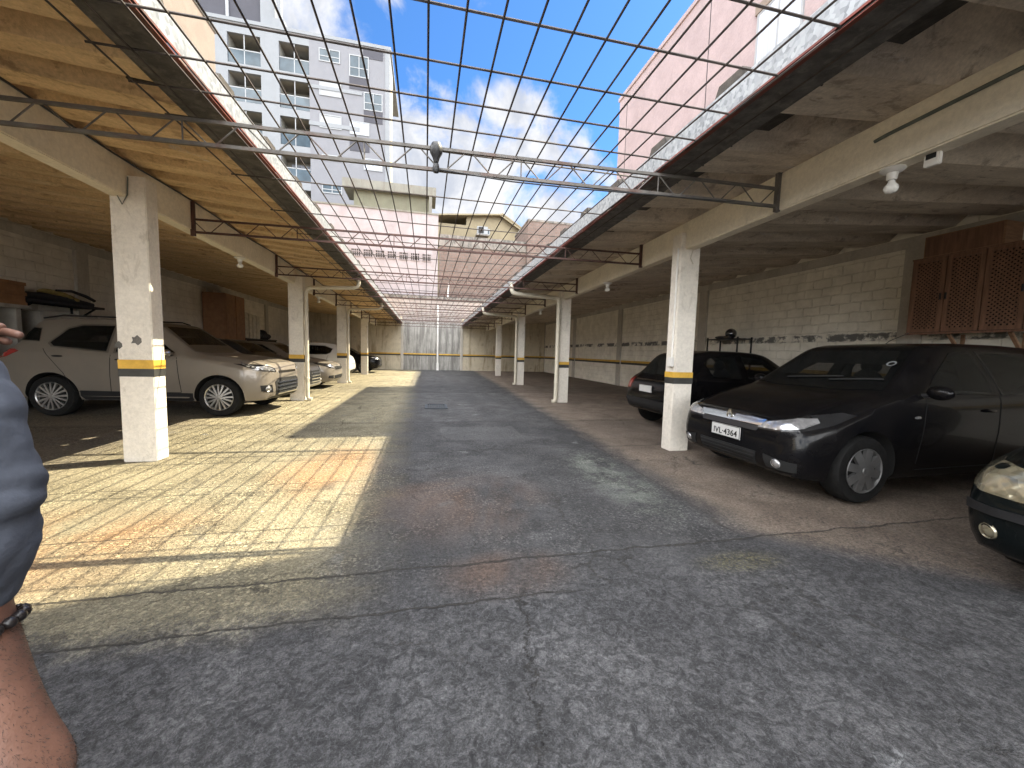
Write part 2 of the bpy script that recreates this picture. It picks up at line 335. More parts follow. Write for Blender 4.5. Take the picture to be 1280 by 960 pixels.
def paint(name, col, metal=0, rough=.28, dust=.25, dustc=(.3, .26, .21)):
    m, t, p, co = newmat(name)
    d = t.math('MULTIPLY', t.ramp(t.noise(co, 3, 7, .65, .3), .35, .75), dust)
    geo = t.new('ShaderNodeNewGeometry'); sp = t.new('ShaderNodeSeparateXYZ'); t.put(sp.inputs[0], co)
    t.put(p.inputs['Base Color'], t.mix(d, col, dustc))
    fl = t.voro(co, 900, 'F1', 'Color'); s = t.new('ShaderNodeSeparateXYZ'); t.put(s.inputs[0], fl)
    p.inputs['Metallic'].default_value = metal
    t.put(p.inputs['Roughness'], t.math('ADD', rough, t.math('MULTIPLY', d, .5)))
    p.inputs['Coat Weight'].default_value = .45 if max(col) > .02 else .15; p.inputs['Coat Roughness'].default_value = .03; p.inputs['Specular IOR Level'].default_value = .35 if max(col) > .02 else .14
    return m
M['p_beige'] = paint('champagne_silver_paint', (.215, .19, .16), .25, .34)
M['p_silver'] = paint('silver_paint', (.46, .44, .41), .55, .34)
M['p_white'] = paint('white_paint', (.72, .71, .68), 0, .3, .12)
M['p_black'] = paint('black_paint', (.004, .004, .005), 0, .22, .018)
M['p_dark'] = paint('dark_graphite_paint', (.03, .03, .034), .3, .3, .12)
M['p_green'] = paint('blackish_green_paint', (.004, .006, .0065), 0, .22, .02)
M['shirt'] = simple('grey_blue_cotton', (.075, .084, .108), .9, var=.35, scale=7, bump=.5, bscale=14)
M['skin'] = simple('tanned_skin', (.16, .078, .052), .55, var=.14, scale=14, bump=.2, bscale=70)
M['jeans'] = simple('dark_denim', (.04, .05, .08), .9, var=.2, bump=.3)
M['hair'] = simple('dark_brown_hair', (.025, .017, .012), .7, var=.3, scale=40, bump=.6)
M['beads'] = simple('black_beads', (.015, .012, .012), .3, bump=0)
M['orange'] = simple('orange_brown_panel', (.25, .12, .052), .6)
M['pale_box'] = simple('pale_grey_box', (.36, .34, .30), .6, dirt=(.2, .18, .15))
M['white_box'] = simple('off_white_cardboard', (.50, .46, .38), .7)
M['dark_bag'] = simple('black_fabric', (.022, .021, .026), .8, var=.3, bump=.5, bscale=30)
M['yellow_bag'] = simple('mustard_fabric', (.28, .21, .07), .8, var=.3, bump=.5, bscale=30)
M['helmet'] = simple('glossy_black_shell', (.012, .012, .015), .15, bump=0, coat=1)
M['win_glass'] = simple('window_glass', (.05, .07, .085), .08, var=.3, scale=.7, bump=0, spec=.35)
M['curtain'] = simple('white_curtain', (.36, .39, .45), .8, var=.22, scale=2.4, bump=0, stretch=(6, 6, .05))
M['shutter'] = simple('white_roller_shutter', (.24, .25, .26), .6, var=.05, bump=0)
M['steel_grate'] = simple('blue_grey_grate', (.05, .06, .07), .6, metal=.4)
M['conduit'] = simple('grey_green_conduit', (.10, .115, .10), .5, bump=0)

# ------------------------------------------------------------------ mesh collector
class MB:
    def __init__(s): s.v = []; s.f = []
    def add(s, vs, fs):
        o = len(s.v); s.v += [Vector(v) for v in vs]; s.f += [tuple(i + o for i in f) for f in fs]; return s
    def box(s, x0, x1, y0, y1, z0, z1):
        return s.add([(x0, y0, z0), (x1, y0, z0), (x1, y1, z0), (x0, y1, z0), (x0, y0, z1), (x1, y0, z1), (x1, y1, z1), (x0, y1, z1)],
                     [(0, 3, 2, 1), (4, 5, 6, 7), (0, 1, 5, 4), (1, 2, 6, 5), (2, 3, 7, 6), (3, 0, 4, 7)])
    def bar(s, a, b, w, h, up=(0, 0, 1)):
        a, b = Vector(a), Vector(b); d = (b - a).normalized(); up = Vector(up)
        sx = d.cross(up)
        if sx.length < 1e-4: sx = d.cross(Vector((1, 0, 0)))
        sx.normalize(); sz = sx.cross(d)
        vs = [p + sx * (i * w / 2) + sz * (j * h / 2) for p in (a, b) for i, j in ((-1, -1), (1, -1), (1, 1), (-1, 1))]
        return s.add(vs, [(0, 1, 2, 3), (7, 6, 5, 4), (0, 4, 5, 1), (1, 5, 6, 2), (2, 6, 7, 3), (3, 7, 4, 0)])
    def tube(s, pts, r, n=8, caps=True):
        pts = [Vector(p) for p in pts]; rs = r if isinstance(r, (list, tuple)) else [r] * len(pts)
        o = len(s.v); ref = None
        for i, p in enumerate(pts):
            d = (pts[min(i + 1, len(pts) - 1)] - pts[max(i - 1, 0)]).normalized()
            if ref is None: ref = d.orthogonal().normalized()
            ref = (ref - d * ref.dot(d)).normalized(); b = d.cross(ref)
            for k in range(n):
                a = 2 * math.pi * k / n
                s.v.append(p + (ref * math.cos(a) + b * math.sin(a)) * rs[i])
        for i in range(len(pts) - 1):
            for k in range(n):
                s.f.append((o + i * n + k, o + i * n + (k + 1) % n, o + (i + 1) * n + (k + 1) % n, o + (i + 1) * n + k))
        if caps:
            s.f.append(tuple(o + k for k in reversed(range(n)))); s.f.append(tuple(o + (len(pts) - 1) * n + k for k in range(n)))
        return s
    def lathe(s, prof, c, axis=(0, 0, 1), n=24):
        """prof: (radius, height) list"""
        c = Vector(c); ax = Vector(axis).normalized(); u = ax.orthogonal().normalized(); w = ax.cross(u); o = len(s.v)
        for r, h in prof:
            for k in range(n):
                a = 2 * math.pi * k / n
                s.v.append(c + ax * h + (u * math.cos(a) + w * math.sin(a)) * max(r, 1e-4))
        for i in range(len(prof) - 1):
            for k in range(n):
                s.f.append((o + i * n + k, o + i * n + (k + 1) % n, o + (i + 1) * n + (k + 1) % n, o + (i + 1) * n + k))
        return s
    def prism(s, poly, fn0, fn1):
        n = len(poly); o = len(s.v)
        s.v += [Vector(fn0(*p)) for p in poly] + [Vector(fn1(*p)) for p in poly]
        s.f += [tuple(o + i for i in reversed(range(n))), tuple(o + n + i for i in range(n))]
        s.f += [(o + i, o + (i + 1) % n, o + n + (i + 1) % n, o + n + i) for i in range(n)]
        return s
    def ell(s, c, r, n=12, m=8):
        c = Vector(c)
        prof = [(math.sin(math.pi * i / m), -math.cos(math.pi * i / m)) for i in range(m + 1)]
        o = len(s.v)
        for pr, h in prof:
            for k in range(n):
                a = 2 * math.pi * k / n
                s.v.append(c + Vector((r[0] * max(pr, .001) * math.cos(a), r[1] * max(pr, .001) * math.sin(a), r[2] * h)))
        for i in range(m):
            for k in range(n):
                s.f.append((o + i * n + k, o + i * n + (k + 1) % n, o + (i + 1) * n + (k + 1) % n, o + (i + 1) * n + k))
        return s
    def build(s, name, mat, parent=None, smooth=None, local=False, bevel=0):
        me = bpy.data.meshes.new(name)
        off = Vector((0, 0, 0))
        if parent is not None and not local:
            q = parent
            while q is not None: off += q.location; q = q.parent
        me.from_pydata([tuple(v - off) for v in s.v], [], s.f)
        bm = bmesh.new(); bm.from_mesh(me); bmesh.ops.recalc_face_normals(bm, faces=bm.faces)
        if bevel:
            bmesh.ops.bevel(bm, geom=[e for e in bm.edges if e.is_manifold and e.calc_face_angle(0) > .6], offset=bevel, segments=2, affect='EDGES', clamp_overlap=True)
        bm.to_mesh(me); bm.free()
        if smooth is not None:
            me.shade_smooth(); me.set_sharp_from_angle(angle=R(smooth))
        if mat is not None: me.materials.append(M[mat] if isinstance(mat, str) else mat)
        o = bpy.data.objects.new(name, me); COL.objects.link(o)
        if parent is not None: o.parent = parent
        return o

def tag(o, label=None, cat=None, group=None, kind=None):
    if label: o['label'] = label
    if cat: o['category'] = cat
    if group: o['group'] = group
    if kind: o['kind'] = kind
    return o
def thing(name, loc, label, cat, group=None, rz=0):
    o = bpy.data.objects.new(name, None); COL.objects.link(o); o.location = loc; o.rotation_euler = (0, 0, rz); o.empty_display_size = .2
    return tag(o, label, cat, group)

# ------------------------------------------------------------------ layout functions
LW, RW, END = -7.7, 8.25, 26.3            # inner faces of the side walls and of the end wall
Y0 = -2.6                                 # roofs start behind the camera
xc = lambda y: 3.44 + .03 * (y - 4.64)    # right column line
xe = lambda y: 2.05 + .012 * (y - 2)      # right roof edge
XL, XE = -3.03, -1.5                      # left column line / left roof edge
zl = lambda x: 3.19 + .073 * (XL - x)     # underside of the left roof
zr = lambda x, y: 3.10 + .085 * (x - xc(y))

# ------------------------------------------------------------------ ground
g = MB(); N = 2
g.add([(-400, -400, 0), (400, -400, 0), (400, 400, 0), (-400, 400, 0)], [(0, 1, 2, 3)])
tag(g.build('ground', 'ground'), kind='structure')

# drain grate
dg = MB()
for i in range(9): dg.box(.04 + i * .05, .062 + i * .05, 8.75, 9.35, .004, .016)
dg.box(.0, .5, 8.70, 8.75, .004, .018); dg.box(.0, .5, 9.35, 9.40, .004, .018); dg.box(.0, .035, 8.75, 9.35, .004, .018); dg.box(.465, .5, 8.75, 9.35, .004, .018)
tag(dg.build('drain_grate', 'steel_grate'), 'square steel drain grate set in the middle of the aisle floor', 'drain')

# ------------------------------------------------------------------ side walls
def stripes(parent, quads):
    y, b = MB(), MB()
    for fn in quads:
        fn(y, 1.02, 1.10); fn(b, .935, 1.02)
    y.build('yellow_stripe', 'ystripe', parent); b.build('black_stripe', 'bstripe', parent)

def side_wall(name, x, sgn, mat, label, ztop, ycols):
    t = thing(name, (x, 12, 0), label, 'wall')
    w = MB().box(min(x, x + sgn * .22), max(x, x + sgn * .22), Y0 - 4, END + .4, 0, ztop + .36)
    w.build('blockwork', mat, t)
    for y in ycols:
        MB().box(min(x, x - sgn * .06), max(x, x - sgn * .06), y - .17, y + .17, 0, ztop - .2).build('pilaster', 'pilaster', t, bevel=.008)
    MB().box(min(x, x - sgn * .03), max(x, x - sgn * .03), Y0, END, ztop - .2, ztop - .01).build('bond_beam', 'pilaster', t, bevel=.01)
    def q(m, z0, z1):
        m.box(min(x, x - sgn * .004), max(x, x - sgn * .004), Y0, END, z0, z1)
        for y in ycols: m.box(min(x - sgn * .055, x - sgn * .064), max(x - sgn * .055, x - sgn * .064), y - .172, y + .172, z0, z1)
    stripes(t, [q])
side_wall('side_wall', RW, 1, 'wall_r', 'long white painted block wall behind the black cars, with a strip of broken render', 3.5, [-.1, 5.1, 10.3, 15.45, 20.7])
side_wall('side_wall', LW, -1, 'wall_l', 'long dim white block wall behind the silver and white cars', 3.52, [.2, 5.5, 10.9, 16.3, 21.4])

# end wall
ew = thing('end_wall', (0, END, 0), 'tall stained plaster wall closing the far end of the garage', 'wall')
MB().box(-8.2, 8.9, END + .02, END + .3, 0, 4.75).build('upper_masonry', 'wall_end', ew)
MB().box(-1.5, 2.36, END - .02, END + .02, 0, 3.15).build('streaked_panel', 'end_grey', ew)
MB().box(-7.7, -1.5, END - .03, END + .02, 0, 3.5).build('cream_panel', 'end_cream', ew)
MB().box(2.36, 8.2, END - .03, END + .02, 0, 3.5).build('cream_panel', 'end_cream', ew)
MB().box(-8.2, 8.9, END - .03, END + .35, 4.62, 4.86).build('ledge', 'concrete_dark', ew, bevel=.03)
for x in (-1.5, 2.36): MB().box(x - .08, x + .08, END - .09, END - .02, 0, 3.2).build('pilaster', 'pilaster', ew)
def q(m, z0, z1):
    m.box(-7.7, -1.6, END - .036, END - .028, z0, z1); m.box(2.46, 8.2, END - .036, END - .028, z0, z1); m.box(-1.42, 2.28, END - .026, END - .018, z0, z1)
stripes(ew, [q])
# pipe on the end wall
p = MB().tube([(.78, END - .12, 0), (.78, END - .12, 4.3)], .06, 10); p.box(.70, .86, END - .2, END - .05, .0, .5)
tag(p.build('wall_pipe', 'pvc_white', smooth=40), 'white vertical pipe in the middle of the stained end wall', 'pipe')
p = MB().tube([(1.45, END + .9, 4.9), (1.5, END + .85, 5.9)], .05, 8)
tag(p.build('vent_pipe', 'pvc_white', smooth=40), 'short white pipe in front of the red brick wall above the end wall ledge', 'pipe')

# ------------------------------------------------------------------ columns, beams
def column(cx, y, w, d, ztop, label, zb=0, scars=False):
    t = thing('concrete_column', (cx, y + d / 2, 0), label, 'column', 'painted columns along the aisle')
    MB().box(cx - w / 2, cx + w / 2, y, y + d, 0, ztop).build('shaft', 'col', t, bevel=.008)
    e = .003
    for nm, mt, z0, z1 in (('yellow_stripe', 'ystripe', 1.02, 1.105), ('black_stripe', 'bstripe', .935, 1.02)):
        dz = .012 * math.sin(y * 7.3 + (3 if nm[0] == 'y' else 0)) if nm[0] == 'y' else 0
        MB().box(cx - w / 2 - e, cx + w / 2 + e, y - e, y + d + e, z0, z1 + dz).build(nm, mt, t)
    return t
LY = (4.92, 10.2, 15.35, 20.75); RY = (4.64, 9.75, 15.2, 21.0)
lt = ['nearest column on the left, with a chipped hole, beside the champagne SUV', 'second left column, beside the nose of the champagne SUV',
      'third left column, in front of the silver sedan and white car', 'farthest left column, beside the rear of the white car and the black car']
for y, l in zip(LY, lt): c = column(XL, y, .32, .19, 3.02, l)
rt_ = ['nearest column on the right, in front of the black hatchbacks', 'second right column, with a cream downpipe, standing before bare wall',
       'third right column, with a thin downpipe and a small mark above the floor', 'farthest right column, close to the end wall']
for y, l in zip(RY, rt_): column(xc(y) + .01, y, .29, .2, 2.95, l)
# scars on nearest left column
sc = MB()
for (dx, z, r) in ((.015, 1.325, .045), (-.15, 1.27, .035)):
    pts = [(XL + dx + r * (1 + .35 * math.sin(k * 2.3)) * math.cos(k * .6283), z + r * (1 + .3 * math.cos(k * 3.1)) * math.sin(k * .6283)) for k in range(10)]
    sc.prism(pts, lambda a, b: (a, 4.917, b), lambda a, b: (a, 4.93, b))
root = [o for o in COL.objects if o.name == 'concrete_column'][0]
sc.build('chipped_hole', 'concrete_dark', root)

b = MB()
b.box(XL - .16, XL + .0, Y0, END, 2.80, 3.185)
tag(b.build('roof_beam', 'beam', bevel=.012), 'long cream beam over the left columns carrying the ochre roof', 'beam')
b = MB(); b.bar((xc(Y0), Y0, 2.915), (xc(END), END, 2.915), .15, .36)
tag(b.build('roof_beam', 'beam', bevel=.012), 'long cream beam over the right columns carrying the grey roof', 'beam')

# ------------------------------------------------------------------ corrugated roofs
PROF = [(0, 0), (.40, 0), (.41, .03), (.432, .25), (.442, .265), (.60, .265), (.63, .245), (.885, .012)]
def profile_pts(y0, y1, pitch=.9, ky=1, kz=1):
    out = []; k = 0; pitch *= ky
    while y0 + k * pitch < y1:
        for a, h in PROF:
            y = y0 + k * pitch + a * ky
            if y < y1: out.append((y, h * kz))
        k += 1
    return out
def roof(name, side, label, mat):
    t = thing(name, (-5 if side < 0 else 6, 12, 3), label, 'roof')
    pp = profile_pts(Y0 + .32, END + .02, .9, .5, .75) if side < 0 else profile_pts(Y0 + .07, END + .02); nx = 6; th = .03
    m = MB(); o = 0; ring = []
    for lay in (0, 1):
        for (y, h) in pp:
            xa = (XE - .30) if side < 0 else xe(y) + .28
            xb = LW - .35 if side < 0 else RW + .35
            for i in range(nx + 1):
                x = xa + (xb - xa) * i / nx
                z = (zl(x) if side < 0 else zr(x, y)) + h + lay * th
                m.v.append(Vector((x, y, z)))
    n1 = len(pp); W = nx + 1
    idx = lambda l, j, i: l * n1 * W + j * W + i
    for j in range(n1 - 1):
        for i in range(nx):
            m.f.append((idx(0, j, i), idx(0, j, i + 1), idx(0, j + 1, i + 1), idx(0, j + 1, i)))
            m.f.append((idx(1, j, i), idx(1, j + 1, i), idx(1, j + 1, i + 1), idx(1, j, i + 1)))
        for i in (0, nx):
            m.f.append((idx(0, j, i), idx(0, j + 1, i), idx(1, j + 1, i), idx(1, j, i)))
    m.build('tile_sheet', mat, t)
    # gutter: galvanised channel, dark stained underside, red angle along its lower edge
    E = (lambda y: XE) if side < 0 else xe
    zb = 3.065 if side < 0 else 3.0
    s = -1 if side < 0 else 1
    f_, u_, a_ = MB(), MB(), MB()
    ya, yb = Y0, END
    top = .17
    f_.bar((E(ya), ya, zb + top / 2 + .01), (E(yb), yb, zb + top / 2 + .01), .012, top)
    f_.bar((E(ya) + s * .015, ya, zb + top + .012), (E(yb) + s * .015, yb, zb + top + .012), .04, .008)
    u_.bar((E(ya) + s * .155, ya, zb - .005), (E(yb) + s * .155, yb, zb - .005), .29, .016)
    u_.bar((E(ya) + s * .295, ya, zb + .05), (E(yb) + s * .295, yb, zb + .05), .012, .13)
    a_.bar((E(ya) - s * .008, ya, zb + .004), (E(yb) - s * .008, yb, zb - .004), .01, .014)
    a_.bar((E(ya) + s * .012, ya, zb - .018), (E(yb) + s * .006, yb, zb - .017), .03, .006)
    k = 0; first = None
    while True:
        yc = Y0 + (.32 if side < 0 else .07) + .565 + k * .9; k += 1
        if yc > END - .4: break
        if first is None:
            cp = MB(); z1 = zb + .10
            cp.prism([(-.20, 0), (.20, 0), (.17, .10), (.11, .215), (-.11, .215), (-.17, .10)], lambda a, b: (s * .06, a, b), lambda a, b: (s * .62, a, b + .03))
            first = cp.build('ridge_cap', 'tile_end_dark', t, local=True); o = first
        else:
            o = first.copy(); COL.objects.link(o)
        o.location = Vector((E(yc), yc, zb + .10)) - t.location; o.parent = t
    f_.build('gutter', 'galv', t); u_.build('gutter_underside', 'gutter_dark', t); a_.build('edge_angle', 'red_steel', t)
    return t
roof('carport_roof', -1, 'ochre corrugated fibre-cement roof with gutter over the left bays', 'tile_l')
roof('carport_roof', 1, 'grey-brown corrugated fibre-cement roof with gutter over the right bays', 'tile_r')

# ------------------------------------------------------------------ wire mesh over the aisle
wm = MB(); zm = 2.985
x = -1.86
while x < 2.45:
    xr = x
    if xr < 2.38: wm.tube([(xr, Y0, zm), (xr + .0, 12, zm + .004), (xr, END - .05, zm)], .0066, 5)
    x += .186
bars = [2.07 - .36 * k for k in range(13)] + [2.455, 2.80, 3.13, 3.49] + [4.49 + k * 1.0 for k in range(22)]
for y in bars:
    wm.tube([(-1.9, y + .02, zm + .010), (.2, y, zm + .006), (xe(y) + .32, y - .02, zm + .010)], .0072, 5)
tag(wm.build('wire_mesh', 'wire'), 'rusty square steel wire mesh stretched over the open aisle', 'wire mesh')

# ------------------------------------------------------------------ lattice trusses
ty = [3.36, 5.92, 8.85, 11.6, 14.3, 17.0, 19.7, 22.4, 25.0]
tl = ['nearest lattice truss, grey, with a black lamp hanging at mid-span', 'second lattice truss from the camera, rust red, in front of the near column pair',
      'third lattice truss from the camera, rust red', 'fourth lattice truss from the camera, rust red', 'fifth lattice truss from the camera, rust red',
      'sixth lattice truss from the camera, rust red', 'seventh lattice truss from the camera', 'second last lattice truss before the end wall', 'farthest lattice truss, closest to the end wall']
for i, y in enumerate(ty):
    ya, yb = y + .14, y - .14
    xa, xb = XL - .0, xc(y) - .08
    mat = 'truss_grey' if i == 0 else 'truss_red'
    t = thing('lattice_truss', (0, y, 2.85), tl[i], 'truss', 'lattice trusses across the aisle')
    za, zc_ = 2.78, 2.945
    Pp = lambda u, z: (xa + (xb - xa) * u, ya + (yb - ya) * u, z)
    MB().bar(Pp(0, zc_), Pp(1, zc_), .024, .024).build('top_chord', mat, t)
    MB().bar(Pp(0, za), Pp(1, za), .026, .026).build('bottom_chord', mat, t)
    w = MB(); n = 30
    for k in range(n):
        a, b_ = (zc_, za) if k % 2 == 0 else (za, zc_)
        w.tube([Pp(k / n, a), Pp((k + .8) / n, b_)], .006, 5)
        if k % 6 == 0: w.tube([Pp(k / n, zc_), Pp(k / n, za)], .006, 5)
    w.build('web', mat, t)
    for u_, zt_ in ((.002, 3.17), (.998, 3.09)): MB().bar(Pp(u_, za - .05), Pp(u_, zt_), .05, .035, (0, 1, 0)).build('end_post', mat, t)
lm = thing('hanging_lamp', (.07, 3.36, 2.8), 'black round lamp holder clamped to the middle of the nearest truss', 'lamp')
MB().lathe([(.0, .155), (.035, .15), (.05, .12), (.05, .075), (.03, .04), (.018, .0)], (.07, 3.33, 2.82), n=16).build('housing', 'black_plastic', lm, smooth=50)
MB().lathe([(.0, .045), (.022, .04), (.03, .0), (.022, -.025), (0, -.03)], (.07, 3.33, 2.77), n=14).build('lamp_base', 'black_plastic', lm, smooth=50)
cb = MB().tube([(.1, 3.34, 2.775), (.7, 3.3, 2.735), (1.3, 3.26, 2.73), (2.0, 3.24, 2.75), (3.3, 3.23, 2.79)], .006, 6)
tag(cb.build('power_cable', 'black_plastic'), 'thin dark cable sagging under the nearest truss', 'cable')

# ------------------------------------------------------------------ downpipes
def downpipe(x0, x1, y, z, label, mat='pvc', r=.048):
    t = thing('downpipe', (x1, y, 0), label, 'downpipe', 'downpipes beside the columns')
    s = 1 if x1 > x0 else -1
    MB().tube([(x0, y, z + .26), (x0, y, z + .10), (x0 + s * .03, y, z + .03), (x0 + s * .12, y, z), (x1 - s * .1, y, z - .05), (x1 - s * .03, y, z - .08), (x1, y, z - .16), (x1, y, .12), (x1 - s * .02, y, .05), (x1 - s * .10, y, .03)], r, 10).build('pipe', mat, t, smooth=40)
    for zz in (.55, 1.5, 2.2): MB().lathe([(r + .002, -.02), (r + .008, -.015), (r + .008, .015), (r + .002, .02)], (x1, y, zz), n=12).build('clamp', 'pvc', t)
downpipe(-1.62, -2.81, 10.25, 2.78, 'cream downpipe on the second left column, nearest of the two on the left')
downpipe(-1.62, -2.81, 15.4, 2.80, 'cream downpipe on the third left column')
downpipe(2.12, xc(9.75) - .20, 9.72, 2.80, 'thick cream downpipe bent along the roof to the second right column', r=.056)
downpipe(2.2, xc(15.2) - .20, 15.2, 2.80, 'cream downpipe bent along the roof to the third right column', r=.056)

# ------------------------------------------------------------------ small fittings on the beams
def bulb(x, y, z, label, s=1):
    t = thing('bulb_holder', (x, y, z), label, 'light bulb', 'bulb holders under the beams')
    MB().lathe([(0, 0), (.062 * s, 0), (.066 * s, -.012), (.05 * s, -.028), (.03 * s, -.035), (.027 * s, -.075), (.024 * s, -.085)], (x, y, z), n=20).build('socket', 'pvc_white', t, smooth=40)
    MB().lathe([(.016 * s, -.085), (.02 * s, -.105), (.036 * s, -.13), (.038 * s, -.15), (.028 * s, -.172), (0, -.18)], (x, y, z), n=18).build('bulb', 'white_glass', t, smooth=60)
bulb(xc(2.3), 2.3, 2.738, 'white bulb holder under the right beam next to the grey conduit, closest to the camera', 1.15)
bulb(XL - .08, 7.6, 2.80, 'white bulb holder under the left beam above the champagne SUV', 1.3)
bulb(xc(7.2), 7.2, 2.738, 'white bulb holder under the right beam between the first and second columns', 1.3)
bulb(xc(12.3), 12.3, 2.738, 'white bulb holder under the right beam between the second and third columns', 1.3)
bulb(XL - .08, 12.6, 2.80, 'white bulb holder under the left beam between the second and third columns', 1.3)
sn = thing('sensor_box', (xc(2.08), 2.08, 2.7), 'small white sensor box fixed under the right beam beside the bulb', 'sensor')
MB().box(xc(2.08) + .0, xc(2.08) + .04, 2.03, 2.115, 2.655, 2.745).build('case', 'pvc_white', sn, bevel=.006)
MB().box(xc(2.08) - .004, xc(2.08) + .001, 2.045, 2.10, 2.70, 2.735).build('lens', 'trim', sn)
cd = MB().tube([(xc(2.38) - .09, 2.38, 2.955), (xc(2.3) - .09, 2.3, 2.962), (xc(1) - .09, 1.0, 2.985), (xc(0) - .09, 0, 3.0)], .013, 8)
tag(cd.build('conduit', 'conduit'), 'dark grey conduit running along the near end of the right beam', 'conduit')

cbl = MB().tube([(XL - .165 + .008 * math.sin(y_ * 3), y_, 3.165 + .018 * math.sin(y_ * 1.9)) for y_ in [Y0 + .35 * k for k in range(80)]], .011, 6)
tag(cbl.build('beam_cable', 'black_plastic'), 'black cable stapled along the top edge of the left beam', 'cable')
cbl = MB().tube([(XL + .012, y_, 3.17 + .014 * math.sin(y_ * 2.3)) for y_ in [Y0 + .35 * k for k in range(80)]], .009, 6)
tag(cbl.build('beam_cable', 'black_plastic'), 'black cable stapled to the aisle side of the left beam top', 'cable')
rp = MB().tube([(XL - .03, 4.905, 3.02), (XL - .05, 4.9, 2.92), (XL - .10, 4.895, 2.86), (XL - .04, 4.905, 2.72), (XL + .01, 4.905, 2.82), (XL + .02, 4.905, 3.0)], .006, 6)
tag(rp.build('rope_loop', 'conduit'), 'loop of old cord tied at the top of the nearest left column', 'cord')
rp = MB().tube([(xc(4.6) + .02, 4.63, 2.96), (xc(4.6) - .02, 4.62, 2.86), (xc(4.6) + .03, 4.62, 2.74), (xc(4.6) + .0, 4.625, 2.62), (xc(4.6) + .05, 4.63, 2.55)], .007, 6)
tag(rp.build('dangling_rope', 'pvc'), 'pale dangling cord at the top of the nearest right column', 'cord')
cn = thing('column_conduit', (xc(4.64) - .16, 4.7, 0), 'pale conduit with a switch box on the side of the nearest right column', 'conduit')
MB().tube([(xc(4.64) - .148, 4.69, 2.75), (xc(4.64) - .148, 4.69, 1.30)], .013, 8).build('pipe', 'pvc_white', cn, smooth=40)
MB().box(xc(4.64) - .185, xc(4.64) - .137, 4.65, 4.74, 1.17, 1.30).build('switch_box', 'pvc_white', cn, bevel=.006)

# ------------------------------------------------------------------ furniture on and along the walls
def lattice_door(m_frame, m_lat, x, y0, y1, z0, z1):
    fw = .055
    m_frame.box(x - .022, x, y0, y1, z0, z0 + fw); m_frame.box(x - .022, x, y0, y1, z1 - fw, z1)
    m_frame.box(x - .022, x, y0, y0 + fw, z0 + fw, z1 - fw); m_frame.box(x - .022, x, y1 - fw, y1, z0 + fw, z1 - fw)
    a0, a1, b0, b1 = y0 + fw, y1 - fw, z0 + fw, z1 - fw
    for sgn, dx in ((1, -.012), (-1, -.006)):
        c = -3.0
        while c < 3.0:
            pts = []
            # line z-b0 = sgn*(y-a0)+c clipped to rect
            for yy in (a0, a1):
                zz = b0 + sgn * (yy - a0) + c
                if b0 <= zz <= b1: pts.append((yy, zz))
            for zz in (b0, b1):
                yy = a0 + (zz - b0 - c) / sgn
                if a0 < yy < a1: pts.append((yy, zz))
            if len(pts) >= 2:
                m_lat.bar((x + dx, *pts[0]), (x + dx, *pts[1]), .020, .005, (1, 0, 0))
            c += .058
cab = thing('wall_cabinet', (8.0, 4, 1.8), 'reddish brown wall cabinet with diagonal lattice doors on the right wall', 'cabinet')
MB().box(7.82, 8.24, 2.74, 4.86, 1.80, 2.97).build('carcass', 'hole_shade', cab)
f_ = MB(); f_.box(7.80, 7.82, 2.70, 4.90, 1.77, 1.80); f_.box(7.80, 8.24, 4.862, 4.885, 1.78, 2.99); f_.box(7.80, 8.24, 2.70, 4.9, 2.972, 2.99)
f_.build('case', 'wood_red', cab)
for k in range(5):
    yb = 4.86 - k * .425
    fm, lm_ = MB(), MB(); lattice_door(fm, lm_, 7.795, yb - .415, yb, 1.805, 2.965)
    d = fm.build('door', 'wood_red', cab, bevel=.004); lm_.build('lattice', 'wood_red', d)
    MB().box(7.752, 7.772, yb - .39 if k % 2 == 0 else yb - .03, yb - .375 if k % 2 == 0 else yb - .015, 2.30, 2.40).build('handle', 'black_plastic', d)
for yy in (4.4, 3.75, 3.1): MB().bar((8.22, yy, 1.45), (7.9, yy, 1.77), .04, .03).bar((8.22, yy, 1.45), (8.22, yy, 1.77), .04, .03).build('bracket', 'wood_mid', cab)
bx = thing('wooden_box', (8.0, 4.3, 2.99), 'brown plywood box standing on top of the lattice cabinet', 'box')
MB().box(7.86, 8.22, 3.9, 4.80, 2.992, 3.33).build('box_body', 'wood_mid', bx, bevel=.006)
MB().box(7.852, 7.862, 3.92, 4.78, 3.012, 3.31).build('front_panel', 'wood_red', bx)

rk = thing('metal_rack', (8.0, 8.9, 0), 'thin black metal rack against the right wall behind the older black hatchback', 'rack')
s_ = MB(); s_.box(7.72, 8.18, 8.36, 9.47, 1.80, 1.825); s_.build('shelf', 'trim', rk)
s_ = MB(); s_.box(7.72, 8.18, 8.36, 9.47, 1.0, 1.02); s_.build('shelf', 'trim', rk)
for xx, yy in ((7.74, 8.38), (7.74, 9.45), (8.16, 8.38), (8.16, 9.45)): MB().box(xx - .015, xx + .015, yy - .015, yy + .015, 0, 1.86).build('leg', 'trim', rk)
hl = thing('motorcycle_helmet', (7.95, 8.85, 1.825), 'black full-face motorcycle helmet on the metal rack', 'helmet')
hm = MB().ell((7.95, 8.85, 1.965), (.15, .125, .135), 20, 14); hm.box(7.80, 7.9, 8.77, 8.93, 1.83, 1.90)
hm.build('shell', 'helmet', hl, smooth=60)
MB().ell((7.93, 8.85, 1.975), (.135, .112, .06), 18, 10).build('visor', 'glass_dark', hl, smooth=60)
bg = MB()
for k in range(4): bg.ell((7.93 + .03 * k, 9.15 + .06 * k, 1.865 + .01 * (k % 2)), (.13, .10, .042), 12, 8)
tag(bg.build('black_bag', 'dark_bag', smooth=60), 'flat crumpled black bag beside the helmet on the rack', 'bag')

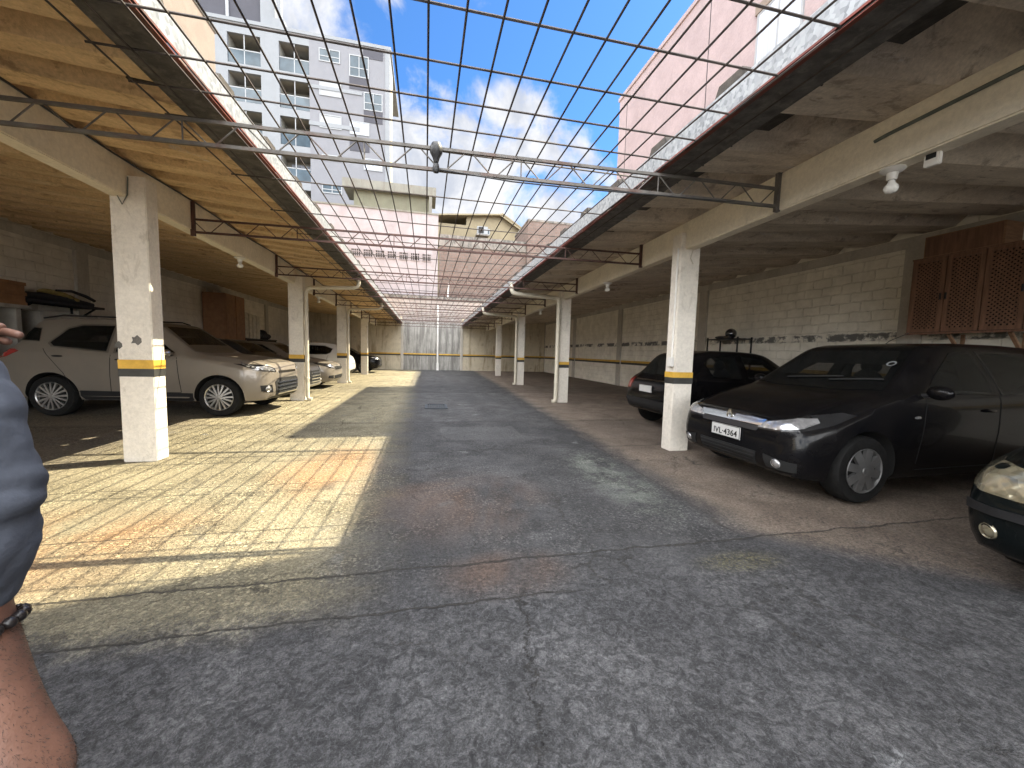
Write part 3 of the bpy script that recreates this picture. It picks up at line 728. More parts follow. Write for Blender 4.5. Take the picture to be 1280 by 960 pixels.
# left wall furniture
sh = thing('wall_shelf', (-7.4, 9.9, 1.9), 'dark shelf board on brackets high on the left wall', 'shelf')
MB().box(-7.69, -7.2, 9.02, 10.8, 2.02, 2.07).build('board', 'dark_bag', sh)
for yy in (9.2, 10.6): MB().bar((-7.68, yy, 1.7), (-7.25, yy, 2.02), .03, .03).bar((-7.68, yy, 1.7), (-7.68, yy, 2.02), .03, .03).build('bracket', 'trim', sh)
rl = MB().tube([(-7.42, 9.05, 2.15), (-7.40, 9.6, 2.16), (-7.4, 10.2, 2.145), (-7.42, 10.78, 2.12)], [.05, .08, .075, .045], 12)
tag(rl.build('fabric_roll', 'dark_bag', smooth=60), 'long dark fabric roll lying on the left wall shelf', 'roll')
bg = MB()
for k in range(5): bg.ell((-7.45, 9.75 + .13 * k, 2.27 - .006 * k * k), (.14, .13, .065), 12, 8)
tag(bg.build('duffel_bag', 'yellow_bag', smooth=60), 'mustard and black duffel bag on top of the fabric roll', 'bag')
bg = MB().tube([(-7.30, 9.75, 2.31), (-7.30, 10.1, 2.34), (-7.30, 10.45, 2.28), (-7.32, 10.7, 2.21)], [.02, .03, .035, .03], 8)
tag(bg.build('black_strap_bundle', 'dark_bag', smooth=60), 'bundle of black straps over the mustard bag on the left shelf', 'straps')
lk = thing('locker', (-7.4, 10, 0), 'tall pale grey locker under the left wall shelf behind the champagne SUV', 'locker')
MB().box(-7.66, -7.22, 9.28, 10.62, 0, 1.86).build('case', 'pale_box', lk, bevel=.008)
for k in range(2): MB().box(-7.219, -7.205, 9.31 + k * .65, 9.94 + k * .65, .05, 1.82).build('door', 'pale_box', lk, bevel=.004)
ob = thing('wooden_crate', (-7.4, 8.6, 1.9), 'orange-brown wooden crate on a ledge at the left edge', 'crate')
MB().box(-7.6, -7.2, 8.3, 9.0, 1.93, 2.33).build('crate_body', 'orange', ob, bevel=.01)
f_ = MB()
for z in (1.95, 2.13, 2.31): f_.box(-7.2, -7.18, 8.3, 9.0, z - .03, z + .03)
f_.build('slat', 'orange', ob)
ld = MB().box(-7.69, -7.15, 8.2, 9.02, 1.86, 1.925).box(-7.62, -7.2, 8.3, 8.4, 0, 1.86).box(-7.62, -7.2, 8.8, 8.9, 0, 1.86)
tag(ld.build('wooden_trestle', 'pale_box', bevel=.006), 'pale trestle ledge under the orange-brown crate', 'trestle')

wd = thing('wardrobe', (-7.3, 16.4, 0), 'tall orange-brown wooden wardrobe against the left wall', 'wardrobe')
MB().box(-7.66, -6.95, 15.75, 17.25, 0, 3.14).build('case', 'orange', wd, bevel=.01)
for k in range(2): MB().box(-6.948, -6.93, 15.78 + k * .74, 16.48 + k * .74, .1, 3.10).build('door', 'orange', wd, bevel=.004)
for k in range(4):
    bxs = MB().box(-7.5, -7.0, 17.4 + k * .36, 17.72 + k * .36, 1.6, 2.62 - .02 * k)
    tag(bxs.build('box_file', 'white_box', bevel=.01), 'pale upright box in the row beside the wooden wardrobe', 'box', 'pale boxes beside the wardrobe')
rk2 = thing('storage_rack', (-7.3, 18.2, 0), 'dark storage rack carrying the pale boxes on the left wall', 'rack')
MB().box(-7.6, -6.95, 17.33, 20.6, 1.55, 1.595).build('shelf', 'trim', rk2)
for yy in (17.36, 19, 20.56): MB().box(-7.6, -6.97, yy - .02, yy + .02, 0, 1.55).build('leg', 'trim', rk2)
bg = MB()
for k in range(7): bg.ell((-7.3, 19.0 + .2 * k, 1.595 + .17 + .05 * math.sin(k * 2)), (.24, .16, .17 + .05 * math.sin(k * 2)), 12, 8)
tag(bg.build('junk_sack', 'dark_bag', smooth=60), 'heap of dark sacks on the storage rack', 'sacks')

# ------------------------------------------------------------------ buildings around
def window(parent, x0, x1, z0, z1, y, glass='win_glass', frame='shutter', mull=1, depth=.08, rail=None):
    """window in a wall facing -y, set proud of the wall plane y"""
    f_ = MB(); fw = .07
    f_.box(x0, x1, y - .05, y + .02, z0, z0 + fw); f_.box(x0, x1, y - .05, y + .02, z1 - fw, z1)
    f_.box(x0, x0 + fw, y - .05, y + .02, z0 + fw, z1 - fw); f_.box(x1 - fw, x1, y - .05, y + .02, z0 + fw, z1 - fw)
    for k in range(mull):
        xm = x0 + (x1 - x0) * (k + 1) / (mull + 1); f_.box(xm - .03, xm + .03, y - .045, y + .02, z0 + fw, z1 - fw)
    if rail: f_.box(x0 + fw, x1 - fw, y - .042, y + .02, rail - .03, rail + .03)
    w = f_.build('window', frame, parent)
    MB().box(x0 + fw, x1 - fw, y - .02, y + .015, z0 + fw, z1 - fw).build('pane', glass, w)
    return w

# apartment block (grey and white, balconies)
AY = 34.4; AX0, AX1, AZ = -19.0, -3.0, 25.1
ap = thing('apartment_building', (-9, AY, 0), 'tall grey and white apartment block with stacked balconies on the left', 'building')
rec = []   # balcony openings
fl = [24.35 - 2.68 * k for k in range(7)]
cols = [(-14.5, -12.3), (-11.05, -8.95)]
wl = MB()
xs = [AX0, -14.5, -12.3, -11.05, -8.95]
zs = [0]
for zt in reversed(fl): zs += [zt - 2.1, zt]
zs.append(AZ)
for i in range(len(xs) - 1):
    if i in (1, 3):
        for k in range(0, len(zs) - 1, 2): wl.box(xs[i], xs[i + 1], AY, AY + .25, zs[k], zs[k + 1])
    else: wl.box(xs[i], xs[i + 1], AY, AY + .25, 0, AZ)
wl.box(AX0, AX0 + .3, AY + .25, AY + 9, 0, AZ)
wl.build('white_front', 'apt_white', ap)
MB().box(-8.95, AX1 - .35, AY, AY + 1.5, 0, AZ).build('grey_front', 'apt_grey', ap)
MB().box(AX1 - .35, AX1, AY - .05, AY + 3, 0, AZ).build('side_wall', 'apt_white', ap)
MB().box(AX1, AX1 + .03, AY + .9, AY + 1.5, 0, AZ - 2).build('yellow_band', 'apt_yellow', ap)
MB().box(AX0 - .1, AX1 + .1, AY - .08, AY + 9, AZ, AZ + .25).build('roof', 'apt_white', ap)
rc = MB()
for (a, b_) in cols:
    rc.box(a - .2, b_ + .2, AY + 1.6, AY + 1.75, 0, AZ)
    for zt in fl: rc.box(a - .2, b_ + .2, AY + .25, AY + 1.6, zt + .0, zt + .12); rc.box(a - .2, b_ + .2, AY + .25, AY + 1.6, zt - 2.3, zt - 2.1)
    rc.box(a - .2, a, AY + .25, AY + 1.6, 0, AZ); rc.box(b_, b_ + .2, AY + .25, AY + 1.6, 0, AZ)
rc.build('balcony_recess', 'recess', ap)
for ci, (a, b_) in enumerate(cols):
    for k, zt in enumerate(fl[:6]):
        bz = zt - 2.1
        r_ = MB(); r_.box(a, b_, AY + .06, AY + .10, bz + .98, bz + 1.05); r_.box((a + b_) / 2 - .03, (a + b_) / 2 + .03, AY + .06, AY + .10, bz, bz + 2.1)
        bal = r_.build('balcony_rail', 'shutter', ap)
        MB().box(a + .02, b_ - .02, AY + .07, AY + .085, bz + .05, bz + .97).build('glass_panel', 'win_glass', bal)
        d_ = MB().box(a + .3, b_ - .3, AY + 1.55, AY + 1.6, bz, bz + 1.9)
        d_.build('glass_door', 'curtain' if (k + ci) % 3 == 1 else 'win_glass', ap)
# right part windows: (x0,x1,z0,z1,kind)
PX = lambda u: -8.95 + (u - 585) * (5.95 / 400.)     # crop pixel -> x
PZ = lambda v, u: 25.1 - (v - (205 + (u - 585) * .12)) * (2.68 / 189.)
def aw(u0, v0, u1, v1, kind):
    um = (u0 + u1) / 2
    x0, x1, z1, z0 = PX(u0), PX(u1), PZ(v0, um), PZ(v1, um)
    if kind == 'w': window(ap, x0, x1, z0, z1, AY, rail=z0 + (z1 - z0) * .42)
    elif kind == 's':
        window(ap, x0, x1, z0, z1, AY, glass='shutter', mull=0)
    elif kind == 'c': window(ap, x0, x1, z0, z1, AY, glass='curtain')
    else: MB().box(x0, x1, AY - .03, AY + .02, z0, z1).build('dark_panel', 'apt_dark', ap)
aw(632, 268, 735, 335, 'w'); aw(780, 290, 878, 405, 'w'); aw(780, 408, 878, 470, 'p'); aw(850, 225, 950, 305, 'p')
aw(632, 430, 740, 512, 's'); aw(852, 485, 948, 580, 'w'); aw(852, 583, 948, 645, 'p')
aw(632, 610, 740, 682, 's'); aw(780, 640, 880, 712, 'c'); aw(780, 742, 880, 800, 'p'); aw(850, 840, 948, 905, 'c'); aw(640, 822, 735, 852, 'w'); aw(640, 980, 740, 1030, 'w')
MB().box(-9.0, -5.1, AY - .06, AY + .02, 21.35, 21.6).build('ledge', 'apt_white', ap)
MB().box(-9.0, -5.3, AY - .06, AY + .02, 18.6, 18.9).build('ledge', 'apt_white', ap)
ph = MB().box(-18.5, -12.6, AY + 1.2, AY + 6, AZ + .2, AZ + 5)
ph.build('penthouse', 'apt_dark', ap)
MB().box(-12.6, -11.6, AY + 1.0, AY + 6, AZ + .2, AZ + 2.9).build('penthouse_wall', 'apt_white', ap)
MB().box(-15.0, -14.8, AY + 1.1, AY + 1.2, AZ + .2, AZ + 5).build('penthouse_frame', 'shutter', ap)
MB().tube([(-11.1, AY + .6, AZ + .2), (-11.1, AY + .6, AZ + 6)], .17, 10).box(-11.5, -10.7, AY + .2, AY + 1, AZ + .2, AZ + .95).build('flue', 'apt_white', ap)

# peach building on the left
pe = thing('peach_building', (-10, 16, 0), 'peach rendered building rising over the left roof', 'building')
MB().box(-14, -8.45, 10, 19, 0, 13.9).build('wall', 'peach', pe)
MB().box(-14.1, -8.4, 9.9, 19.1, 13.9, 14.05).build('roof', 'apt_white', pe)
w_ = MB(); w_.box(-8.46, -8.40, 15.2, 16.5, 10.2, 11.5); w_.build('window', 'shutter', pe)
MB().box(-8.42, -8.39, 15.3, 16.4, 10.3, 11.4).build('pane', 'win_glass', pe)

# pale pink rear building with vent strip
pk = thing('pink_rear_building', (-4, 27.4, 0), 'pale pink windowless building behind the end wall, with a strip of vent blocks', 'building')
MB().box(-16, .76, 27.2, 31, 0, 10.35).build('wall', 'pink_back', pk)
MB().box(-16.05, .80, 27.15, 31, 10.35, 10.45).build('coping', 'beige', pk)
for k in range(7):
    x0 = -4.75 + k * .745
    v_ = MB()
    for i in range(6): v_.box(x0 + i * .11, x0 + i * .11 + .03, 27.14, 27.21, 7.26, 7.76)
    for i in range(4): v_.box(x0, x0 + .58, 27.145, 27.205, 7.26 + i * .157, 7.26 + i * .157 + .03)
    vb = v_.build('vent_block', 'pink_back', pk)
    MB().box(x0 + .01, x0 + .57, 27.185, 27.203, 7.27, 7.75).build('opening_shade', 'hole_shade', vb)  # dark sheet painted as the shade in the vent holes
# olive-beige block on its roof
bb = thing('roof_terrace_block', (-2.4, 29, 10.4), 'weathered olive-beige terrace block on top of the pale pink building', 'terrace')
MB().box(-4.85, .15, 28.9, 31, 10.45, 12.05).build('wall', 'olive', bb)
MB().box(-5.5, .62, 28.45, 31, 12.05, 12.62).build('parapet', 'beige', bb, bevel=.02)
MB().box(.15, .35, 28.5, 28.7, 10.45, 12.05).build('post', 'beige', bb)

# red brick wall and block
rb = thing('brick_wall', (4, 27.3, 0), 'red clay brick wall with a mouldy concrete top behind the end wall', 'wall')
MB().box(.84, 6.9, 27.2, 27.5, 0, 8.35).build('masonry', 'red_brick', rb)
MB().box(.80, 6.9, 27.16, 27.54, 8.35, 9.15).build('capping', 'concrete_dark', rb, bevel=.03)
rb = thing('brick_tower', (8, 27, 0), 'taller red brick block rising at the right end of the brick wall', 'building')
MB().box(6.92, 10.6, 26.9, 31, 0, 10.5).build('masonry', 'red_brick', rb)
MB().box(6.88, 10.65, 26.86, 31, 10.5, 10.65).build('capping', 'concrete_dark', rb, bevel=.02)
# yellow house
yh = thing('yellow_house', (5, 36, 0), 'pale yellow house with a gable roof behind the brick wall', 'house')
hw = MB().box(.6, 9, 35, 42, 0, 12.35); hw.prism([(3.4, 12.35), (9, 12.35), (6.6, 13.35), (3.4, 13.2)], lambda a, b: (a, 35.0, b), lambda a, b: (a, 42, b)); hw.build('wall', 'yellow_house', yh)
rf = MB(); rf.bar((6.4, 34.6, 13.47), (9.6, 34.6, 11.6), .3, .10, (0, 1, 0)); rf.bar((6.6, 38.5, 13.45), (9.5, 38.5, 11.75), 8, .10); rf.bar((.6, 38.5, 12.85), (6.7, 38.5, 13.45), 8, .12)
rf.build('roof', 'yellow_house', yh)
window(yh, 4.9, 5.5, 11.7, 12.2, 34.98)
ac = thing('air_conditioner', (4.6, 34, 9.2), 'white air conditioner box with a dark grille in front of the yellow house', 'air conditioner')
MB().box(4.2, 5.1, 33.6, 34.0, 11.3, 11.95).build('case', 'shutter', ac, bevel=.02)
MB().box(4.3, 4.75, 33.585, 33.602, 11.38, 11.88).build('grille', 'trim', ac)
sp_ = MB().box(4.1, 5.2, 33.5, 34.9, 11.18, 11.298)
sp_.build('bracket', 'concrete_dark', ac)
# pink building on the right
pr = thing('pink_building', (11, 13, 0), 'tall pink rendered building above the right roof, with one curtained window', 'building')
pw = MB().box(8.5, 18, 9.1, 17.0, 0, 12.75); pw.build('wall', 'pink', pr)
MB().box(8.45, 18, 9.1, 17.06, 12.75, 12.9).build('coping', 'pink', pr)
MB().box(8.5, 18, 3.9, 9.1, 0, 11.2).build('lower_wing', 'pink', pr)
for y_ in (11.2, 16.3): MB().box(8.49, 8.505, y_ - .01, y_ + .01, 4, 12.3).build('joint_line', 'trim', pr)
y0_, y1_, z0_, z1_ = 7.95, 9.3, 8.75, 10.35
f_ = MB(); f_.box(8.44, 8.51, y0_ - .06, y1_ + .06, z1_, z1_ + .22); f_.build('lintel', 'peach', pr)
f_ = MB(); f_.box(8.46, 8.51, y0_, y1_, z0_ - .05, z0_); f_.box(8.46, 8.51, y0_, y1_, z1_ - .06, z1_ - .001); f_.box(8.46, 8.51, y0_, y0_ + .06, z0_, z1_ - .06); f_.box(8.46, 8.51, y1_ - .06, y1_, z0_, z1_ - .06); f_.box(8.463, 8.51, 8.6, 8.66, z0_, z1_ - .06)
wn = f_.build('window', 'shutter', pr)
MB().box(8.47, 8.505, y0_ + .06, y1_ - .06, z0_, z1_ - .06).build('curtain', 'curtain', wn)
# unseen tall building behind the camera, added so its shade covers the foreground
nb = thing('tall_shading_building', (13, -3, 0), 'unseen grey building added close behind the camera on the right to shade the foreground', 'building')
MB().box(8.5, 20, -14, 5.35, 0, 17).build('wall', 'neigh', nb)

# ------------------------------------------------------------------ cars
def lerp_curve(c, s):
    if s <= c[0][0]: return c[0][1]
    for (a, va), (b, vb) in zip(c, c[1:]):
        if s <= b:
            u = (s - a) / (b - a) if b > a else 0
            return va + (vb - va) * u
    return c[-1][1]
def smooth_list(v, n=2):
    for _ in range(n): v = [v[0]] + [(v[i - 1] + 2 * v[i] + v[i + 1]) / 4 for i in range(1, len(v) - 1)] + [v[-1]]
    return v

def patch_mesh(bvh, poly, axis, sign, off=.004, th=.012, step=.05, inset=0):
    """solid patch that follows the body surface: poly in side (x,z) / front (y,z) / top (x,y) view"""
    if len(poly) < 3: return None
    pts = []
    n = len(poly)
    for i in range(n):
        a, b = Vector(poly[i]), Vector(poly[(i + 1) % n]); k = max(1, int((b - a).length / step))
        for j in range(k): pts.append(a + (b - a) * (j / k))
    nb_ = len(pts)
    x0 = min(p.x for p in pts); x1 = max(p.x for p in pts); y0 = min(p.y for p in pts); y1 = max(p.y for p in pts)
    def inside(q):
        c = False; j = nb_ - 1
        for i in range(nb_):
            a, b = pts[i], pts[j]
            if (a.y > q.y) != (b.y > q.y) and q.x < (b.x - a.x) * (q.y - a.y) / (b.y - a.y + 1e-12) + a.x: c = not c
            j = i
        return c
    ins = []
    xx = x0 + step / 2
    while xx < x1:
        yy = y0 + step / 2
        while yy < y1:
            q = Vector((xx, yy))
            if inside(q) and min((q - p).length for p in pts) > step * .45: ins.append(q)
            yy += step
        xx += step
    vs, es, fs, *_ = delaunay_2d_cdt(pts + ins, [(i, (i + 1) % nb_) for i in range(nb_)], [list(range(nb_))], 1, 1e-5)
    outer, inner = [], []
    for v in vs:
        if axis == 'y': o, d = Vector((v.x, sign * 3, v.y)), Vector((0, -sign, 0))
        elif axis[0] == 'd': o, d = axis[1](v.x, v.y)
        elif axis == 'x': o, d = Vector((sign * 6, v.x, v.y)), Vector((-sign, 0, 0))
        else: o, d = Vector((v.x, v.y, 4)), Vector((0, 0, -1))
        h, nrm, i, dist = bvh.ray_cast(o, d)
        if h is None:
            h, nrm, i, dist = bvh.find_nearest(o + d * (1.5 if axis[0] == 'd' else 2.2 if axis == 'y' else 4 if axis == 'x' else 3))
        if nrm.dot(d) > 0: nrm = -nrm
        outer.append(h + nrm * off - d * off * .5); inner.append(h - nrm * (th - off))
    from collections import Counter
    cnt = Counter(); dirn = {}
    F = []
    nn = len(vs)
    for f in fs:
        F.append(tuple(f)); F.append(tuple(i + nn for i in reversed(f)))
        for a, b in zip(f, f[1:] + f[:1]):
            cnt[frozenset((a, b))] += 1; dirn[frozenset((a, b))] = (a, b)
    for k, c in cnt.items():
        if c == 1:
            a, b = dirn[k]; F.append((b, a, a + nn, b + nn))
    m = MB(); m.add(outer + inner, F); return m

def car(spec, label, loc, rz, group, cat='car', name='parked_car'):
    S = spec; L, H, W = S['L'], S['H'], S['W'] / 2
    root = thing(name, (0, 0, 0), label, cat, group)
    hf, hz, cowl, rf_, rr, gb, deck = S['hf'], S['hz'], S['cowl'], S['rf'], S['rr'], S['gb'], S['deck']
    zb = S.get('zb', .19)
    top = [(0, hf - .17), (.03, hf - .09), (.09, hf - .015), (.16, hf), (cowl * .55, (hf + hz) / 2 + .025), (cowl - .06, hz), (cowl, hz + .01), (rf_ - .06, H - .055), (rf_ + .08, H - .022), (rf_ + .5, H), ((rf_ + rr) / 2 + .3, H), (rr - .1, H - S.get('drop', .045)), (rr, H - S.get('drop', .045) - .02)]
    if S['type'] == 'sedan': top += [(gb, deck + .02), (gb + .06, deck), (L - .1, deck - .03), (L - .03, deck - .1), (L, deck - .22)]
    else: top += [(gb, deck), (L - .05, deck - .12), (L, deck - .3)]
    bz = S['belt']
    belt = [(0, hf - .30), (.05, hf - .2), (.2, hf - .13), (cowl - .2, hz - .10), (cowl + .1, bz), (L * .6, bz + .02), (gb - .1, bz + .06), (L - .1, min(deck - .12, bz + .04)), (L, deck - .42)]
    bot = [(0, zb + .16), (.05, zb + .07), (.16, zb + .02), (.5, zb), (L - .6, zb + .02), (L - .1, zb + .10), (L, zb + .22)]
    fr = S.get('round', .1)
    wid = [(0, W * (.84 - fr)), (.03, W * (.90 - fr * .8)), (.08, W * (.945 - fr * .6)), (.18, W * (.975 - fr * .35)), (.4, W * .988), (.8, W), (L - .8, W), (L - .35, W * .97), (L - .12, W * .92), (L - .04, W * .87), (L, W * .79)]
    wtp = [(0, .70), (.1, .80), (.3, .84), (cowl - .05, .87), (cowl + .08, .845), (rf_, .67), (rr, .64), (gb, .70 if S['type'] == 'sedan' else .72), (L, .66)]
    ss = []
    s = 0
    while s < L:
        ss.append(s); e = min(s, L - s)
        s += .018 if e < .12 else .035 if e < .4 else .055
    ss.append(L)
    T = smooth_list([lerp_curve(top, s) for s in ss], 2); B = smooth_list([lerp_curve(bot, s) for s in ss], 1)
    BL = smooth_list([lerp_curve(belt, s) for s in ss], 2); WD = smooth_list([lerp_curve(wid, s) for s in ss], 1)
    WT = smooth_list([lerp_curve(wtp, s) for s in ss], 2)
    body = MB(); rows = []
    for i, s in enumerate(ss):
        x = L / 2 - s; w = WD[i]; zt, z0 = T[i], B[i]; zbl = min(BL[i], zt - .05); wt = min(WT[i] * W, w * .93); wl_ = w * .965
        hgt = zbl - z0
        half = [(0, z0), (wl_ * .80, z0), (wl_ * .95, z0 + .02), (wl_, z0 + .09), (w * .985, z0 + hgt * .38), (w * .998, z0 + hgt * .55), (w, z0 + hgt * .70), (w * .992, zbl - .05), (w * .975, zbl), ]
        a = half[-1]
        zk = zt - .045 if zt - zbl > .12 else zbl + (zt - zbl) * .55
        for u in (.33, .66, 1): half.append((a[0] + (wt - a[0]) * u + .012 * math.sin(u * math.pi), a[1] + (zk - a[1]) * u))
        half += [(wt * .955, zk + (zt - zk) * .55), (wt * .82, zk + (zt - zk) * .86), (wt * .5, zt - .003), (0, zt)]
        ring = [(x, yy, zz) for yy, zz in half] + [(x, -yy, zz) for yy, zz in reversed(half[1:-1])]
        rows.append(ring)
    n = len(rows[0])
    body.add([v for r in rows for v in r], [(i * n + k, i * n + (k + 1) % n, (i + 1) * n + (k + 1) % n, (i + 1) * n + k) for i in range(len(rows) - 1) for k in range(n)] + [tuple(range(n)), tuple((len(rows) - 1) * n + k for k in reversed(range(n)))])
    ob = body.build('body', S['paint'], root, smooth=38, local=True)
    bm = bmesh.new(); bm.from_mesh(ob.data); bvh = BVHTree.FromBMesh(bm); bm.free()
    r = S['r']; fx = L / 2 - S['fo']; rx = fx - S['wb']
    # wheel arches cut out of the body
    cut = MB()
    for xw in (fx, rx):
        for sy in (-1, 1): cut.lathe([(0, 0), (r + .055, 0), (r + .055, .62), (0, .62)], (xw, sy * (W - .30), r), (0, sy, 0), 32)
    co = cut.build('wheel_cutter', 'arch', None)
    cutters = []
    wtp_w = lambda z_: W * (.82 if z_ < bz + .1 else .52)
    def cutter(m):
        o_ = m.build('cabin_cutter', 'arch', None); cutters.append(o_)
        bm2 = ob.modifiers.new('cabin', 'BOOLEAN'); bm2.operation = 'DIFFERENCE'; bm2.object = o_; bm2.solver = 'EXACT'; bm2.material_mode = 'TRANSFER'
    yi = W * .80
    cutter(MB().prism([(L / 2 - a_, b_) for a_, b_ in [(cowl + .38, bz - .42), (cowl + .30, bz - .02), (rf_ + .02, H - .10), (rr - .25, H - .10), (min(rr + .02, gb - .25), bz + .02), (min(rr - .1, gb - .35), bz - .42)]], lambda a_, b_: (a_, -wtp_w(b_) , b_), lambda a_, b_: (a_, wtp_w(b_), b_)))
    for poly in S['swin']:
        cx_ = sum(q_[0] for q_ in poly) / len(poly); cz_ = sum(q_[1] for q_ in poly) / len(poly)
        cutter(MB().prism([(L / 2 - (cx_ + (a_ - cx_) * .93), cz_ + (b_ - cz_) * .90) for a_, b_ in poly], lambda a_, b_: (a_, -1.5, b_), lambda a_, b_: (a_, 1.5, b_)))
    wq = lambda s_: lerp_curve(wtp, s_) * W
    cutter(MB().prism([(L / 2 - cowl - .20, -wq(cowl) * .80), (L / 2 - cowl - .20, wq(cowl) * .80), (L / 2 - rf_ + .12, wq(rf_) * .80), (L / 2 - rf_ + .12, -wq(rf_) * .80)], lambda a_, b_: (a_, b_, bz + .03), lambda a_, b_: (a_, b_, 2.5)))
    bmod = ob.modifiers.new('arches', 'BOOLEAN'); bmod.operation = 'DIFFERENCE'; bmod.object = co; bmod.solver = 'EXACT'; bmod.material_mode = 'TRANSFER'
    dg_ = bpy.context.evaluated_depsgraph_get(); dg_.update()
    me2 = bpy.data.meshes.new_from_object(ob.evaluated_get(dg_)); old = ob.data
    ob.modifiers.clear(); ob.data = me2; me2.name = 'body'; bpy.data.meshes.remove(old); bpy.data.objects.remove(co)
    for o_ in cutters: bpy.data.objects.remove(o_)
    me2.shade_smooth(); me2.set_sharp_from_angle(angle=R(38))
    def P(nm, poly, axis, sign, mat, parent=None, off=.004, th=.012, step=.05):
        m = patch_mesh(bvh, poly, axis, sign, off, th, step)
        o = m.build(nm, mat, None, smooth=35); o.parent = parent or root
        return o
    X = lambda s: L / 2 - s
    # wheels
    ns = S.get('spokes', 5); rim = S.get('rim', 'alloy'); rr_ = r * S.get('rimf', .66)
    for xw in (fx, rx):
        for sy in (-1, 1):
            yo = sy * (W - .015)
            c0 = Vector((xw, yo, r))
            t_ = MB().lathe([(rr_ * .98, -.01), (rr_ + .012, .0), (r * .93, -.004), (r * .985, -.03), (r, -.06), (r, -.15), (r * .97, -.185), (r * .8, -.195), (rr_ * .7, -.17), (.001, -.15)], c0, (0, sy, 0), 40)
            wo = t_.build('wheel', 'rubber', root, smooth=40, local=True)
            MB().lathe([(rr_ * .90, -.045), (rr_ * .4, -.05), (.001, -.05)], c0, (0, sy, 0), 32).build('spoke_gap_disc', 'arch', wo, smooth=40, local=True)  # black disc added behind the spokes as the shade of their gaps
            m_ = MB().lathe([(rr_, .0), (rr_ * .985, .004), (rr_ * .93, -.008), (rr_ * .90, -.045)], c0, (0, sy, 0), 40)
            for k in range(ns):
                a = 2 * math.pi * k / ns + .25
                d = Vector((math.cos(a), 0, math.sin(a))); q = Vector((-math.sin(a), 0, math.cos(a)))
                w0, w1 = r * S.get('spw', .085), r * S.get('spw', .085) * 1.15
                for dd in ((-.6, .6) if S.get('split') else (0,)):
                    q2 = q * dd * r * .14
                    ww0, ww1 = (w0 * .5, w1 * .5) if S.get('split') else (w0, w1)
                    vs = []
                    for (rad, wv, yy, qq) in ((rr_ * .12, ww0, .008, .4), (rr_ * .95, ww1, -.004, 1.6)):
                        for sgn in (-1, 1):
                            for dep in (0, -.03): vs.append(c0 + d * rad + q * sgn * wv + q2 * qq + Vector((0, sy * (yy + dep), 0)))
                    m_.add(vs, [(0, 2, 6, 4), (1, 5, 7, 3), (0, 4, 5, 1), (2, 3, 7, 6), (0, 1, 3, 2), (4, 6, 7, 5)])
            m_.lathe([(0, .016), (r * .10, .014), (r * .13, .004), (r * .14, -.03)], c0, (0, sy, 0), 16)
            m_.build('rim', rim, wo, smooth=30, local=True)
    # front seats with head restraints, seen through the side glass
    for sy in (-1, 1):
        sx = L / 2 - (rf_ + .55)
        MB().ell((sx - .12, sy * W * .42, bz - .02), (.07, .22, .26), 12, 8).ell((sx - .17, sy * W * .42, bz + .27), (.045, .13, .09), 12, 8).build('seat', 'dark_bag', root, smooth=60, local=True)
    MB().lathe([(.165, -.012), (.185, 0), (.165, .012), (.15, 0), (.165, -.012)], (L / 2 - cowl - .78, W * .42, bz - .02), (-.9, 0, .42), 20).build('steering_wheel', 'black_plastic', root, smooth=60, local=True)
    # windscreen and rear window
    wy = W
    wst = lambda s: lerp_curve(wtp, s) * W
    P('windshield', [(X(cowl + .05), -wst(cowl) * .93), (X(cowl - .02), -.35), (X(cowl - .02), .35), (X(cowl + .05), wst(cowl) * .93), (X(rf_ - .03), wst(rf_) * .90), (X(rf_ - .05), .3), (X(rf_ - .05), -.3), (X(rf_ - .03), -wst(rf_) * .90)], 'z', 1, 'glass_clear', th=.006)
    if S['type'] == 'sedan':
        P('rear_window', [(X(rr + .06), -wst(rr) * .88), (X(rr + .06), wst(rr) * .88), (X(gb - .06), wst(gb) * .9), (X(gb - .06), -wst(gb) * .9)], 'z', 1, 'glass_dark')
    else:
        P('rear_window', [(-.60 * W, deck + .03), (.60 * W, deck + .03), (.53 * W, H - .12), (-.53 * W, H - .12)], 'x', -1, 'glass_dark')
    for sy in (-1, 1):
        for poly in S['swin']:
            P('side_window', [(X(a), b) for a, b in poly], 'y', sy, 'glass_clear', th=.006)
        sm = None
        for a, b, c_, d_ in S.get('seams', []):   # panel gaps as thin dark strips
            w2 = .004
            if abs(X(a) - X(c_)) > abs(b - d_): pl = [(X(a), b - w2), (X(c_), d_ - w2), (X(c_), d_ + w2), (X(a), b + w2)]
            else: pl = [(X(a) - w2, b), (X(a) + w2, b), (X(c_) + w2, d_), (X(c_) - w2, d_)]
            m = patch_mesh(bvh, pl, 'y', sy, .002, .006, .06)
            if sm is None: sm = MB()
            sm.add(m.v, m.f)
        if sm: sm.build('panel_gap', 'seam', root, local=True)
        for s_, z_ in S.get('handles', []):
            h, nr, i, dd = bvh.ray_cast(Vector((X(s_), sy * 3, z_)), Vector((0, -sy, 0)))
            MB().ell(h + Vector((0, sy * .018, 0)), (.085, .014, .017), 12, 8).build('door_handle', S.get('handle_mat', S['paint']), root, smooth=60, local=True)
        # mirror
        mx, mz = X(cowl + .34), bz + .06
        h, nr, i, dd = bvh.ray_cast(Vector((mx, sy * 3, mz - .03)), Vector((0, -sy, 0)))
        mi = MB().ell(h + Vector((0, sy * .13, .03)), (.06, .10, .065), 16, 10)
        mo_ = mi.build('mirror', S.get('mirror_mat', S['paint']), root, smooth=60, local=True)
        MB().tube([h + Vector((0, -sy * .01, -.01)), h + Vector((0, sy * .08, .0))], .02, 8).build('mirror_arm', 'black_plastic', mo_, local=True)
